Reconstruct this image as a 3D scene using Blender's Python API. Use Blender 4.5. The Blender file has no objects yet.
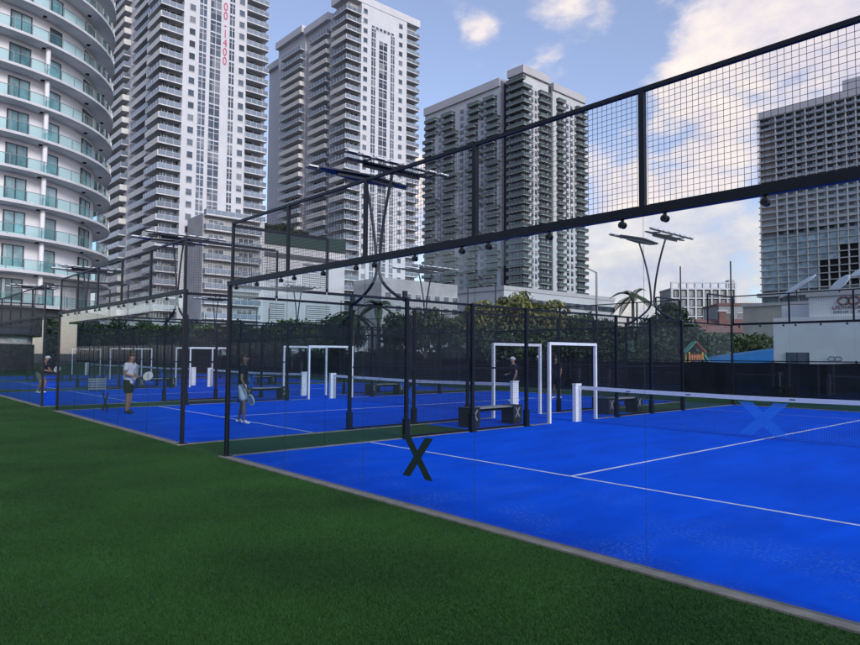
import bpy, bmesh, math, random
import numpy as np
from mathutils import Vector, Matrix

random.seed(7)
SC = bpy.context.scene
COL = SC.collection
R = math.radians

# ------------------------------------------------------------------ camera
CAM = Vector((10.959, -5.072, 1.768))
YAW, PITCH, ROLL, FPX = R(-48.245), R(2.867), R(0.358), 660.6
_f = Vector((math.sin(YAW) * math.cos(PITCH), math.cos(YAW) * math.cos(PITCH), math.sin(PITCH)))
_r0 = Vector((math.cos(YAW), -math.sin(YAW), 0))
_u0 = _r0.cross(_f)
_r = _r0 * math.cos(ROLL) + _u0 * math.sin(ROLL)
_u = -_r0 * math.sin(ROLL) + _u0 * math.cos(ROLL)
cam_data = bpy.data.cameras.new('camera')
cam = bpy.data.objects.new('camera', cam_data)
COL.objects.link(cam)
cam.matrix_world = Matrix(((_r.x, _u.x, -_f.x, CAM.x), (_r.y, _u.y, -_f.y, CAM.y), (_r.z, _u.z, -_f.z, CAM.z), (0, 0, 0, 1)))
cam_data.sensor_width = 36.0
cam_data.lens = FPX / 860 * 36.0
cam_data.clip_start = 0.05
cam_data.clip_end = 6000
SC.camera = cam


def skydir(px, py):
    d = _f + _r * ((px - 430) / FPX) - _u * ((py - 322.5) / FPX)
    return d.normalized()


# ------------------------------------------------------------------ light
SUN_DIR = Vector((0.88, -0.14, 0.40)).normalized()
sun_el = math.asin(SUN_DIR.z)
sun_az = math.atan2(SUN_DIR.x, SUN_DIR.y)
sd = bpy.data.lights.new('sun', 'SUN')
sd.energy = 1.25
sd.angle = R(16)
sd.color = (1.0, 0.97, 0.93)
sun = bpy.data.objects.new('sun', sd)
COL.objects.link(sun)
sun.rotation_euler = SUN_DIR.to_track_quat('Z', 'Y').to_euler()
sun.location = (0, 0, 200)

world = bpy.data.worlds.new('World')
SC.world = world
world.use_nodes = True
SKY_STRENGTH = 0.10
EXPOSURE = 0.92


def build_world():
    nt = world.node_tree
    nt.nodes.clear()
    N, L = nt.nodes.new, nt.links.new
    out = N('ShaderNodeOutputWorld')
    bg = N('ShaderNodeBackground')
    bg.inputs['Strength'].default_value = SKY_STRENGTH
    L(bg.outputs[0], out.inputs['Surface'])
    sky = N('ShaderNodeTexSky')
    sky.sky_type = 'NISHITA'
    sky.sun_disc = False
    sky.sun_elevation = sun_el
    sky.sun_rotation = sun_az
    sky.air_density = 1.0
    sky.dust_density = 0.6
    sky.ozone_density = 2.0
    tc = N('ShaderNodeTexCoord')
    nrm = N('ShaderNodeVectorMath'); nrm.operation = 'NORMALIZE'
    L(tc.outputs['Generated'], nrm.inputs[0])
    # warped direction for ragged cloud edges
    mp = N('ShaderNodeMapping'); mp.inputs['Scale'].default_value = (1, 1, 1.7)
    L(nrm.outputs[0], mp.inputs['Vector'])
    nz = N('ShaderNodeTexNoise'); nz.inputs['Scale'].default_value = 6.5
    nz.inputs['Detail'].default_value = 9; nz.inputs['Roughness'].default_value = 0.55
    nz.inputs['Distortion'].default_value = 0.35
    L(mp.outputs[0], nz.inputs['Vector'])
    nz2 = N('ShaderNodeTexNoise'); nz2.inputs['Scale'].default_value = 17
    nz2.inputs['Detail'].default_value = 7; nz2.inputs['Roughness'].default_value = 0.6
    L(mp.outputs[0], nz2.inputs['Vector'])

    def m(op, a, b=None, c=None, clamp=False):
        n = N('ShaderNodeMath'); n.operation = op; n.use_clamp = clamp
        for i, v in enumerate((a, b, c)):
            if v is None:
                continue
            if isinstance(v, (int, float)):
                n.inputs[i].default_value = v
            else:
                L(v, n.inputs[i])
        return n.outputs[0]

    # cloud banks: (px, py, angular radius deg, weight)
    blobs = [(900, -10, 14, 1.2), (800, 15, 9, 1.15), (712, 42, 5.0, 0.9), (668, 84, 4.0, 0.62), (640, 100, 4, 0.45), (482, 27, 2.3, 0.72), (566, 3, 3.0, 0.5),
             (600, 15, 4, 0.35), (545, 66, 2.4, 0.5),
             (705, 140, 5.5, 0.95), (640, 170, 6, 0.75), (610, 215, 8, 0.95), (660, 262, 11, 1.25), (735, 215, 8, 0.8), (560, 160, 5, 0.3),
             (745, 265, 5, 0.8), (415, 215, 6, 0.9), (300, 120, 4, 0.1), (1010, 120, 16, 0.8), (1120, 240, 16, 0.6), (-300, 60, 20, 0.5)]
    tot = None
    for px, py, rad, w in blobs:
        d = skydir(px, py)
        dt = N('ShaderNodeVectorMath'); dt.operation = 'DOT_PRODUCT'
        L(nrm.outputs[0], dt.inputs[0]); dt.inputs[1].default_value = d
        # exp(-(angle/rad)^2), angle^2 ~ 2(1-cos)
        a2 = m('MULTIPLY', m('SUBTRACT', dt.outputs['Value'], 1.0), 2.0 / (R(rad) ** 2))
        g = m('MULTIPLY', m('EXPONENT', a2), w)
        tot = g if tot is None else m('MAXIMUM', tot, g)
    # the rest of the sky (behind the viewer) carries broken cloud as well
    sep = N('ShaderNodeSeparateXYZ'); L(nrm.outputs[0], sep.inputs[0])
    back = m('MULTIPLY', m('MULTIPLY', m('ADD', sep.outputs['Y'], 0.1), -1.2, clamp=True), 0.45)
    tot = m('MAXIMUM', tot, back)
    n1 = m('MULTIPLY', m('SUBTRACT', nz.outputs['Fac'], 0.5), 2.1)
    n2 = m('MULTIPLY', m('SUBTRACT', nz2.outputs['Fac'], 0.5), 1.1)
    dens = m('ADD', m('ADD', tot, n1), n2)
    amp = m('MULTIPLY', tot, 2.0, clamp=True)
    mr = N('ShaderNodeMapRange'); mr.interpolation_type = 'SMOOTHSTEP'
    mr.inputs['From Min'].default_value = 0.28; mr.inputs['From Max'].default_value = 0.85
    L(dens, mr.inputs['Value'])
    fac = m('MULTIPLY', m('MULTIPLY', mr.outputs[0], amp), 0.93)
    # thin veil towards the horizon
    elev = m('POWER', m('SUBTRACT', 1.0, sep.outputs['Z'], clamp=True), 9.0)
    fac = m('MAXIMUM', fac, m('MULTIPLY', elev, 0.42))
    ramp = N('ShaderNodeValToRGB')
    ramp.color_ramp.elements[0].position = 0.37; ramp.color_ramp.elements[0].color = (3.5, 3.45, 4.3, 1)
    ramp.color_ramp.elements[1].position = 0.62; ramp.color_ramp.elements[1].color = (5.9, 5.2, 4.7, 1)
    L(m('ADD', m('MULTIPLY', nz.outputs['Fac'], 0.55), m('MULTIPLY', nz2.outputs['Fac'], 0.45)), ramp.inputs['Fac'])
    tint = N('ShaderNodeMix'); tint.data_type = 'RGBA'; tint.blend_type = 'MULTIPLY'
    tint.inputs['Factor'].default_value = 1.0
    L(sky.outputs[0], tint.inputs['A']); tint.inputs['B'].default_value = (1.12, 1.02, 1.10, 1)
    mix = N('ShaderNodeMix'); mix.data_type = 'RGBA'
    veil = N('ShaderNodeMix'); veil.data_type = 'RGBA'; veil.inputs['Factor'].default_value = 0.13
    veil.inputs['B'].default_value = (4.6, 4.6, 5.2, 1); L(tint.outputs['Result'], veil.inputs['A'])
    L(fac, mix.inputs['Factor']); L(veil.outputs['Result'], mix.inputs['A']); L(ramp.outputs[0], mix.inputs['B'])
    L(mix.outputs['Result'], bg.inputs['Color'])


build_world()
SC.view_settings.view_transform = 'Standard'
SC.view_settings.look = 'None'
SC.view_settings.exposure = EXPOSURE
SC.view_settings.gamma = 1.0
SC.view_settings.use_curve_mapping = False
SC.render.engine = 'CYCLES'
SC.cycles.transparent_max_bounces = 64
SC.cycles.max_bounces = 10
SC.cycles.diffuse_bounces = 3
SC.cycles.caustics_reflective = False
SC.cycles.caustics_refractive = False

# ------------------------------------------------------------------ materials
_mats = {}


def curtains(M, light, scale=0.36):
    nt = M.node_tree; b = nt.nodes['Principled BSDF']
    N, L = nt.nodes.new, nt.links.new
    src = b.inputs['Base Color'].links[0].from_socket
    g = N('ShaderNodeNewGeometry'); mp = N('ShaderNodeMapping'); mp.inputs['Scale'].default_value = (scale, scale, scale)
    L(g.outputs['Position'], mp.inputs['Vector'])
    sn = N('ShaderNodeVectorMath'); sn.operation = 'FLOOR'; L(mp.outputs[0], sn.inputs[0])
    wn = N('ShaderNodeTexWhiteNoise'); L(sn.outputs[0], wn.inputs['Vector'])
    r = N('ShaderNodeValToRGB'); r.color_ramp.interpolation = 'CONSTANT'
    e = r.color_ramp.elements; e[0].position = 0; e[0].color = (0, 0, 0, 1); e[1].position = 0.62; e[1].color = (0.3, 0.3, 0.3, 1)
    x = e.new(0.84); x.color = (0.75, 0.75, 0.75, 1)
    L(wn.outputs['Value'], r.inputs['Fac'])
    mx = N('ShaderNodeMix'); mx.data_type = 'RGBA'; L(r.outputs[0], mx.inputs['Factor']); L(src, mx.inputs['A']); mx.inputs['B'].default_value = (*light, 1)
    L(mx.outputs['Result'], b.inputs['Base Color'])


def mat(name, color, rough=0.6, metal=0.0, spec=0.5, var=0.0, vscale=4.0, bump=0.0, bscale=40.0, color2=None, objvar=0.0, detail=5):
    if name in _mats:
        return _mats[name]
    M = bpy.data.materials.new(name)
    M.use_nodes = True
    nt = M.node_tree
    b = nt.nodes['Principled BSDF']
    b.inputs['Roughness'].default_value = rough
    b.inputs['Metallic'].default_value = metal
    b.inputs['Specular IOR Level'].default_value = spec
    c = (*color, 1)
    b.inputs['Base Color'].default_value = c
    N, L = nt.nodes.new, nt.links.new
    last = None
    if var > 0 or color2 is not None:
        g = N('ShaderNodeNewGeometry')
        n = N('ShaderNodeTexNoise'); n.inputs['Scale'].default_value = vscale; n.inputs['Detail'].default_value = detail
        n.inputs['Roughness'].default_value = 0.6
        L(g.outputs['Position'], n.inputs['Vector'])
        r = N('ShaderNodeValToRGB')
        lo = tuple(v * (1 - var) for v in color); hi = tuple(min(1, v * (1 + var)) for v in color)
        if color2 is not None:
            lo, hi = color, color2
        r.color_ramp.elements[0].position = 0.33; r.color_ramp.elements[0].color = (*lo, 1)
        r.color_ramp.elements[1].position = 0.67; r.color_ramp.elements[1].color = (*hi, 1)
        L(n.outputs['Fac'], r.inputs['Fac'])
        last = r.outputs[0]
    if objvar > 0:
        oi = N('ShaderNodeObjectInfo')
        mr = N('ShaderNodeMapRange'); mr.inputs['To Min'].default_value = 1 - objvar; mr.inputs['To Max'].default_value = 1 + objvar
        L(oi.outputs['Random'], mr.inputs['Value'])
        hs = N('ShaderNodeHueSaturation')
        L(mr.outputs[0], hs.inputs['Value'])
        if last is not None:
            L(last, hs.inputs['Color'])
        else:
            hs.inputs['Color'].default_value = c
        last = hs.outputs[0]
    if last is not None:
        L(last, b.inputs['Base Color'])
    if bump > 0:
        g2 = N('ShaderNodeNewGeometry')
        n2 = N('ShaderNodeTexNoise'); n2.inputs['Scale'].default_value = bscale; n2.inputs['Detail'].default_value = 4
        L(g2.outputs['Position'], n2.inputs['Vector'])
        bp = N('ShaderNodeBump'); bp.inputs['Strength'].default_value = bump; bp.inputs['Distance'].default_value = 0.01
        L(n2.outputs['Fac'], bp.inputs['Height'])
        L(bp.outputs[0], b.inputs['Normal'])
    _mats[name] = M
    return M


def pane_mat(name, tint, edge=False):
    M = bpy.data.materials.new(name)
    M.use_nodes = True
    nt = M.node_tree; nt.nodes.clear()
    N, L = nt.nodes.new, nt.links.new
    o = N('ShaderNodeOutputMaterial')
    tr = N('ShaderNodeBsdfTransparent'); tr.inputs[0].default_value = (*tint, 1)
    gl = N('ShaderNodeBsdfGlossy'); gl.inputs['Roughness'].default_value = 0.0
    lw = N('ShaderNodeLayerWeight'); lw.inputs[0].default_value = 0.5
    p = N('ShaderNodeMath'); p.operation = 'POWER'; p.inputs[1].default_value = 5
    L(lw.outputs['Facing'], p.inputs[0])
    ma = N('ShaderNodeMath'); ma.operation = 'MULTIPLY_ADD'; ma.inputs[1].default_value = 0.85; ma.inputs[2].default_value = 0.024
    L(p.outputs[0], ma.inputs[0])
    # a little dust on the sheet
    df = N('ShaderNodeBsdfDiffuse'); df.inputs[0].default_value = (0.55, 0.62, 0.66, 1)
    g = N('ShaderNodeNewGeometry')
    n = N('ShaderNodeTexNoise'); n.inputs['Scale'].default_value = 1.3; n.inputs['Detail'].default_value = 8
    L(g.outputs['Position'], n.inputs['Vector'])
    mr = N('ShaderNodeMapRange'); mr.inputs['From Min'].default_value = 0.4; mr.inputs['From Max'].default_value = 0.8
    mr.inputs['To Min'].default_value = 0.0; mr.inputs['To Max'].default_value = 0.003
    L(n.outputs['Fac'], mr.inputs['Value'])
    m0 = N('ShaderNodeMixShader'); L(mr.outputs[0], m0.inputs[0]); L(tr.outputs[0], m0.inputs[1]); L(df.outputs[0], m0.inputs[2])
    m1 = N('ShaderNodeMixShader'); L(ma.outputs[0], m1.inputs[0]); L(m0.outputs[0], m1.inputs[1]); L(gl.outputs[0], m1.inputs[2])
    L(m1.outputs[0], o.inputs['Surface'])
    return M


M_glass = pane_mat('court_glass', (0.93, 0.965, 0.975))
M_rail_glass = pane_mat('balustrade_glass', (0.78, 0.92, 0.92))
M_edge = mat('glass_edge', (0.035, 0.06, 0.07), 0.5, spec=0.1)
M_steel = mat('dark_coated_steel', (0.006, 0.008, 0.015), 0.45, 0.0, 0.3, var=0.25, vscale=9)
M_wire = mat('dark_wire', (0.02, 0.022, 0.028), 0.5)
M_edge.node_tree.nodes['Principled BSDF'].inputs['Alpha'].default_value = 0.3
M_clamp = mat('black_clamp', (0.008, 0.008, 0.01), 0.35)
M_white = mat('white_paint', (0.74, 0.75, 0.76), 0.45, var=0.06, vscale=7)
M_tape = mat('net_tape', (0.78, 0.79, 0.82), 0.7, var=0.05, vscale=12)
M_string = mat('net_string', (0.02, 0.025, 0.04), 0.8)
M_kerb = mat('concrete_kerb', (0.20, 0.19, 0.17), 0.85, var=0.2, vscale=6, bump=0.4, bscale=60)
M_sticker = mat('sticker_vinyl', (0.012, 0.035, 0.03), 0.5)
M_logo_blue = mat('net_print_blue', (0.04, 0.32, 1.0), 0.7)
M_logo_blue.node_tree.nodes['Principled BSDF'].inputs['Alpha'].default_value = 0.38
M_logo_white = mat('logo_white', (0.26, 0.27, 0.30), 0.6)
M_bench_pad = mat('bench_panel', (0.014, 0.017, 0.024), 0.6, var=0.3, vscale=8)
M_bench_seat = mat('bench_seat', (0.30, 0.31, 0.33), 0.6, var=0.12, vscale=15)
M_windscreen = mat('windscreen_cloth', (0.003, 0.005, 0.012), 0.9, var=0.5, vscale=1.2)
M_lampmetal = mat('lamp_steel', (0.028, 0.032, 0.042), 0.4, 0.4)
M_lamptop = mat('lamp_case_white', (0.72, 0.73, 0.72), 0.35)
M_lens = mat('lamp_lens', (0.25, 0.27, 0.3), 0.15)


def court_mat():
    M = mat('blue_court_turf', (0.0, 0.05, 0.62), 0.85, spec=0.06)
    nt = M.node_tree; b = nt.nodes['Principled BSDF']
    N, L = nt.nodes.new, nt.links.new
    g = N('ShaderNodeNewGeometry')
    n1 = N('ShaderNodeTexNoise'); n1.inputs['Scale'].default_value = 0.8; n1.inputs['Detail'].default_value = 9; n1.inputs['Roughness'].default_value = 0.68; n1.inputs['Distortion'].default_value = 0.6
    mq = N('ShaderNodeMapping'); mq.inputs['Scale'].default_value = (1.8, 0.6, 1); L(g.outputs['Position'], mq.inputs['Vector']); L(mq.outputs[0], n1.inputs['Vector'])
    r1 = N('ShaderNodeValToRGB')
    r1.color_ramp.elements[0].position = 0.3; r1.color_ramp.elements[0].color = (0.0, 0.070, 0.60, 1)
    r1.color_ramp.elements[1].position = 0.72; r1.color_ramp.elements[1].color = (0.0, 0.108, 0.86, 1)
    L(n1.outputs['Fac'], r1.inputs['Fac'])
    # drifted sand: patches near the glass
    n2 = N('ShaderNodeTexNoise'); n2.inputs['Scale'].default_value = 1.1; n2.inputs['Detail'].default_value = 3
    L(g.outputs['Position'], n2.inputs['Vector'])
    n3 = N('ShaderNodeTexNoise'); n3.inputs['Scale'].default_value = 24; n3.inputs['Detail'].default_value = 8; n3.inputs['Roughness'].default_value = 0.75
    mp = N('ShaderNodeMapping'); mp.inputs['Scale'].default_value = (1.5, 0.7, 1)
    L(g.outputs['Position'], mp.inputs['Vector']); L(mp.outputs[0], n3.inputs['Vector'])
    sx = N('ShaderNodeSeparateXYZ'); L(g.outputs['Position'], sx.inputs[0])
    near = N('ShaderNodeMapRange'); near.inputs['From Min'].default_value = 0.3; near.inputs['From Max'].default_value = 3.2
    near.inputs['To Min'].default_value = 1; near.inputs['To Max'].default_value = 0.12
    L(sx.outputs['Y'], near.inputs['Value'])
    a = N('ShaderNodeMapRange'); a.inputs['From Min'].default_value = 0.46; a.inputs['From Max'].default_value = 0.62
    L(n2.outputs['Fac'], a.inputs['Value'])
    c = N('ShaderNodeMapRange'); c.inputs['From Min'].default_value = 0.5; c.inputs['From Max'].default_value = 0.64
    L(n3.outputs['Fac'], c.inputs['Value'])
    m1 = N('ShaderNodeMath'); m1.operation = 'MULTIPLY'; L(a.outputs[0], m1.inputs[0]); L(c.outputs[0], m1.inputs[1])
    m2 = N('ShaderNodeMath'); m2.operation = 'MULTIPLY'; L(m1.outputs[0], m2.inputs[0]); L(near.outputs[0], m2.inputs[1])
    m3 = N('ShaderNodeMath'); m3.operation = 'MULTIPLY'; L(m2.outputs[0], m3.inputs[0]); m3.inputs[1].default_value = 0.6
    mx = N('ShaderNodeMix'); mx.data_type = 'RGBA'
    L(m3.outputs[0], mx.inputs['Factor']); L(r1.outputs[0], mx.inputs['A']); mx.inputs['B'].default_value = (0.16, 0.33, 0.62, 1)
    L(mx.outputs['Result'], b.inputs['Base Color'])
    n4 = N('ShaderNodeTexNoise'); n4.inputs['Scale'].default_value = 180; n4.inputs['Detail'].default_value = 2
    L(g.outputs['Position'], n4.inputs['Vector'])
    bp = N('ShaderNodeBump'); bp.inputs['Strength'].default_value = 0.5; bp.inputs['Distance'].default_value = 0.006
    L(n4.outputs['Fac'], bp.inputs['Height']); L(bp.outputs[0], b.inputs['Normal'])
    return M


M_court = court_mat()
M_line = mat('court_line_white', (0.62, 0.65, 0.72), 0.8, var=0.12, vscale=9)


def lawn_mat(name, k):
    M = mat(name, (0.012, 0.05, 0.014), 0.8, spec=0.2)
    nt = M.node_tree; b = nt.nodes['Principled BSDF']
    N, L = nt.nodes.new, nt.links.new
    g = N('ShaderNodeNewGeometry')
    n1 = N('ShaderNodeTexNoise'); n1.inputs['Scale'].default_value = 0.55; n1.inputs['Detail'].default_value = 5
    L(g.outputs['Position'], n1.inputs['Vector'])
    n2 = N('ShaderNodeTexNoise'); n2.inputs['Scale'].default_value = 26; n2.inputs['Detail'].default_value = 6; n2.inputs['Roughness'].default_value = 0.7
    L(g.outputs['Position'], n2.inputs['Vector'])
    ad = N('ShaderNodeMath'); ad.operation = 'MULTIPLY_ADD'; ad.inputs[1].default_value = 0.5
    L(n2.outputs['Fac'], ad.inputs[0])
    hf = N('ShaderNodeMath'); hf.operation = 'MULTIPLY'; hf.inputs[1].default_value = 0.62
    L(n1.outputs['Fac'], hf.inputs[0]); L(hf.outputs[0], ad.inputs[2])
    r = N('ShaderNodeValToRGB')
    r.color_ramp.elements[0].position = 0.42; r.color_ramp.elements[0].color = (0.009 * k, 0.036 * k, 0.007 * k, 1)
    r.color_ramp.elements[1].position = 0.70; r.color_ramp.elements[1].color = (0.021 * k, 0.074 * k, 0.0135 * k, 1)
    L(ad.outputs[0], r.inputs['Fac']); L(r.outputs[0], b.inputs['Base Color'])
    bp = N('ShaderNodeBump'); bp.inputs['Strength'].default_value = 0.5; bp.inputs['Distance'].default_value = 0.015
    L(n2.outputs['Fac'], bp.inputs['Height']); L(bp.outputs[0], b.inputs['Normal'])
    return M


M_lawn = lawn_mat('green_turf', 1.22)
M_blade = lawn_mat('turf_fibre', 1.35)
M_ground = mat('city_ground', (0.075, 0.08, 0.08), 0.9, var=0.35, vscale=0.15)

# buildings
M_wallwhite = mat('white_render', (0.56, 0.57, 0.61), 0.7, var=0.05, vscale=0.25)
M_wallround = mat('pale_render', (0.76, 0.75, 0.79), 0.7, var=0.05, vscale=0.3)
M_cream = mat('cream_parapet', (0.66, 0.645, 0.62), 0.7, var=0.08, vscale=0.5)
M_slab = mat('balcony_concrete', (0.60, 0.60, 0.62), 0.8, var=0.12, vscale=0.7)
M_slab_grey = mat('grey_slab_paint', (0.60, 0.60, 0.62), 0.8, var=0.1, vscale=0.6)
M_win = mat('window_glass', (0.045, 0.06, 0.085), 0.12, 0.0, 0.9, objvar=0.7, var=0.5, vscale=0.45)
M_winteal = mat('teal_window_glass', (0.17, 0.27, 0.29), 0.10, 0.0, 0.9, objvar=0.75, var=0.45, vscale=0.6)
curtains(M_win, (0.24, 0.25, 0.27)); curtains(M_winteal, (0.34, 0.44, 0.46), 0.31)
M_frame = mat('window_frame_white', (0.6, 0.62, 0.64), 0.5)
M_darkframe = mat('window_frame_dark', (0.05, 0.06, 0.07), 0.5)
M_railblue = mat('blue_grey_rail', (0.17, 0.21, 0.27), 0.25, 0, 0.7, objvar=0.3)
M_railgreen = mat('green_grey_rail', (0.080, 0.110, 0.104), 0.25, 0, 0.7, objvar=0.35)
M_darkcore = mat('dark_grey_cladding', (0.06, 0.065, 0.08), 0.5, var=0.15, vscale=0.3)
M_roofgrey = mat('pale_grey_parapet', (0.42, 0.42, 0.45), 0.7, var=0.06, vscale=0.2)
M_greenbox = mat('green_screen_panel', (0.008, 0.035, 0.03), 0.6)
M_podium = mat('podium_render', (0.33, 0.34, 0.365), 0.7, var=0.15, vscale=0.3)
M_louver = mat('garage_louvre', (0.14, 0.15, 0.17), 0.7, var=0.1, vscale=1)
M_red = mat('red_lettering', (0.50, 0.06, 0.17), 0.5)
curtains(M_dglass, (0.34, 0.38, 0.42), 0.3) if False else None
M_brown = mat('brown_brick', (0.17, 0.13, 0.115), 0.8, var=0.2, vscale=0.6)
M_dwall = mat('hotel_concrete', (0.36, 0.37, 0.39), 0.8, var=0.1, vscale=0.2)
M_dglass = mat('hotel_glass', (0.27, 0.36, 0.42), 0.15, 0, 0.9, objvar=0.2, var=0.4, vscale=0.3)
M_void = mat('floor_shade_and_fixture_dark', (0.012, 0.013, 0.016), 0.9)  # near-black for soffit fixtures and the painted shade of open floors
M_terr = mat('terracotta', (0.23, 0.115, 0.10), 0.8, var=0.2, vscale=2)
M_stage = mat('white_stage_panel', (0.66, 0.68, 0.70), 0.6, var=0.05, vscale=0.8)
M_beige = mat('beige_stucco', (0.36, 0.35, 0.32), 0.85, var=0.1, vscale=0.7)
M_canopy = mat('blue_canopy_cloth', (0.015, 0.16, 0.42), 0.7, var=0.12, vscale=1.5)
M_canopylight = mat('light_blue_cloth', (0.06, 0.28, 0.52), 0.6)
M_sail = mat('pale_dish_cloth', (0.56, 0.60, 0.63), 0.5, var=0.1, vscale=1)
M_wood = mat('pole_timber', (0.05, 0.04, 0.035), 0.85, var=0.3, vscale=6)
M_galv = mat('galvanised_steel', (0.28, 0.29, 0.30), 0.4, 0.5)

M_leaf_dark = mat('leaves_dark', (0.012, 0.026, 0.012), 0.6, color2=(0.042, 0.075, 0.030), vscale=0.9)
M_leaf_mid = mat('leaves_mid', (0.025, 0.052, 0.018), 0.6, color2=(0.10, 0.14, 0.045), vscale=0.8)
M_leaf_sunlit = mat('leaves_sunlit_tint', (0.035, 0.058, 0.018), 0.6, color2=(0.24, 0.215, 0.06), vscale=0.7)  # yellow end of the range paints sunlit highlights into the leaves
M_leaf_palm = mat('palm_fronds', (0.03, 0.055, 0.03), 0.6, color2=(0.075, 0.10, 0.05), vscale=1.5)
M_bark = mat('bark', (0.09, 0.075, 0.06), 0.9, var=0.3, vscale=5, bump=0.5, bscale=20)

# ------------------------------------------------------------------ helpers


class MB:
    def __init__(self):
        self.v, self.f, self.m = [], [], []

    def face(self, pts, m=0):
        i = len(self.v)
        self.v += [tuple(p) for p in pts]
        self.f.append(tuple(range(i, i + len(pts)))); self.m.append(m)

    def box(self, x0, x1, y0, y1, z0, z1, m=0, mt=None):
        i = len(self.v)
        self.v += [(x0, y0, z0), (x1, y0, z0), (x1, y1, z0), (x0, y1, z0), (x0, y0, z1), (x1, y0, z1), (x1, y1, z1), (x0, y1, z1)]
        if mt is not None:
            for k in range(i, i + 8):
                self.v[k] = tuple(mt @ Vector(self.v[k]))
        for q in ((0, 3, 2, 1), (4, 5, 6, 7), (0, 1, 5, 4), (1, 2, 6, 5), (2, 3, 7, 6), (3, 0, 4, 7)):
            self.f.append(tuple(i + k for k in q)); self.m.append(m)

    def bar(self, a, b, r, m=0, n=4, r2=None, cap=True):
        a, b = Vector(a), Vector(b)
        d = (b - a).normalized()
        up = Vector((0, 0, 1)) if abs(d.z) < 0.9 else Vector((1, 0, 0))
        s = d.cross(up).normalized(); t = s.cross(d)
        r2 = r if r2 is None else r2
        i = len(self.v)
        for p, rr in ((a, r), (b, r2)):
            for k in range(n):
                an = 2 * math.pi * (k + 0.5) / n
                self.v.append(tuple(p + s * math.cos(an) * rr + t * math.sin(an) * rr))
        for k in range(n):
            self.f.append((i + k, i + (k + 1) % n, i + n + (k + 1) % n, i + n + k)); self.m.append(m)
        if cap:
            self.f.append(tuple(i + k for k in reversed(range(n)))); self.m.append(m)
            self.f.append(tuple(i + n + k for k in range(n))); self.m.append(m)

    def tube(self, pts, rad, n=8, m=0):
        pts = [Vector(p) for p in pts]
        if not isinstance(rad, (list, tuple)):
            rad = [rad] * len(pts)
        i = len(self.v)
        ref = None
        for j, p in enumerate(pts):
            d = (pts[min(j + 1, len(pts) - 1)] - pts[max(j - 1, 0)]).normalized()
            if ref is None:
                ref = Vector((1, 0, 0)) if abs(d.x) < 0.8 else Vector((0, 1, 0))
            s = (ref - d * ref.dot(d)).normalized(); t = d.cross(s)
            for k in range(n):
                an = 2 * math.pi * k / n
                self.v.append(tuple(p + (s * math.cos(an) + t * math.sin(an)) * rad[j]))
        for j in range(len(pts) - 1):
            for k in range(n):
                a = i + j * n + k; b = i + j * n + (k + 1) % n
                self.f.append((a, b, b + n, a + n)); self.m.append(m)
        self.f.append(tuple(i + k for k in reversed(range(n)))); self.m.append(m)
        e = i + (len(pts) - 1) * n
        self.f.append(tuple(e + k for k in range(n))); self.m.append(m)

    def prism(self, poly, z0, z1, m=0, mt=None):
        n = len(poly); i = len(self.v)
        for z in (z0, z1):
            for x, y in poly:
                p = Vector((x, y, z))
                self.v.append(tuple(mt @ p if mt is not None else p))
        self.f.append(tuple(i + k for k in reversed(range(n)))); self.m.append(m)
        self.f.append(tuple(i + n + k for k in range(n))); self.m.append(m)
        for k in range(n):
            self.f.append((i + k, i + (k + 1) % n, i + n + (k + 1) % n, i + n + k)); self.m.append(m)

    def ellipsoid(self, c, r, m=0, nu=12, nv=8, mt=None):
        i = len(self.v)
        for a in range(1, nv):
            th = math.pi * a / nv
            for b in range(nu):
                ph = 2 * math.pi * b / nu
                p = Vector((c[0] + r[0] * math.sin(th) * math.cos(ph), c[1] + r[1] * math.sin(th) * math.sin(ph), c[2] + r[2] * math.cos(th)))
                self.v.append(tuple(mt @ p if mt is not None else p))
        for z in (1, -1):
            p = Vector((c[0], c[1], c[2] + r[2] * z)); self.v.append(tuple(mt @ p if mt is not None else p))
        top = i + (nv - 1) * nu
        for a in range(nv - 2):
            for b in range(nu):
                q = i + a * nu + b; w = i + a * nu + (b + 1) % nu
                self.f.append((q, q + nu, w + nu, w)); self.m.append(m)
        for b in range(nu):
            self.f.append((top, i + b, i + (b + 1) % nu)); self.m.append(m)
            q = i + (nv - 2) * nu
            self.f.append((top + 1, q + (b + 1) % nu, q + b)); self.m.append(m)

    def mesh(self, name, mats, smooth=False):
        me = bpy.data.meshes.new(name)
        me.from_pydata(self.v, [], self.f)
        for M in (mats if isinstance(mats, (list, tuple)) else [mats]):
            me.materials.append(M)
        me.polygons.foreach_set('material_index', self.m)
        if smooth:
            me.polygons.foreach_set('use_smooth', [True] * len(self.f))
        me.update()
        return me

    def build(self, name, mats, parent=None, loc=None, smooth=False, rotz=0):
        return put(name, self.mesh(name, mats, smooth), parent, loc, rotz)


def put(name, me, parent=None, loc=None, rotz=0):
    o = bpy.data.objects.new(name, me)
    COL.objects.link(o)
    if parent is not None:
        o.parent = parent
    if loc is not None:
        o.location = loc
    if rotz:
        o.rotation_euler = (0, 0, rotz)
    return o


def tag(o, label=None, cat=None, group=None, kind=None):
    if label: o['label'] = label
    if cat: o['category'] = cat
    if group: o['group'] = group
    if kind: o['kind'] = kind
    return o


def thing(name, label, cat, loc=(0, 0, 0), rotz=0, group=None):
    o = bpy.data.objects.new(name, None)
    COL.objects.link(o)
    o.empty_display_size = 0.3
    o.location = loc; o.rotation_euler = (0, 0, rotz)
    return tag(o, label, cat, group)


def copy_tree(o, parent=None):
    c = o.copy(); COL.objects.link(c)
    if parent is not None:
        c.parent = parent
    for ch in list(o.children):
        copy_tree(ch, c)
    return c


def structure(name, mb, mats, loc=None):
    return tag(mb.build(name, mats, None, loc), kind='structure')


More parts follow.
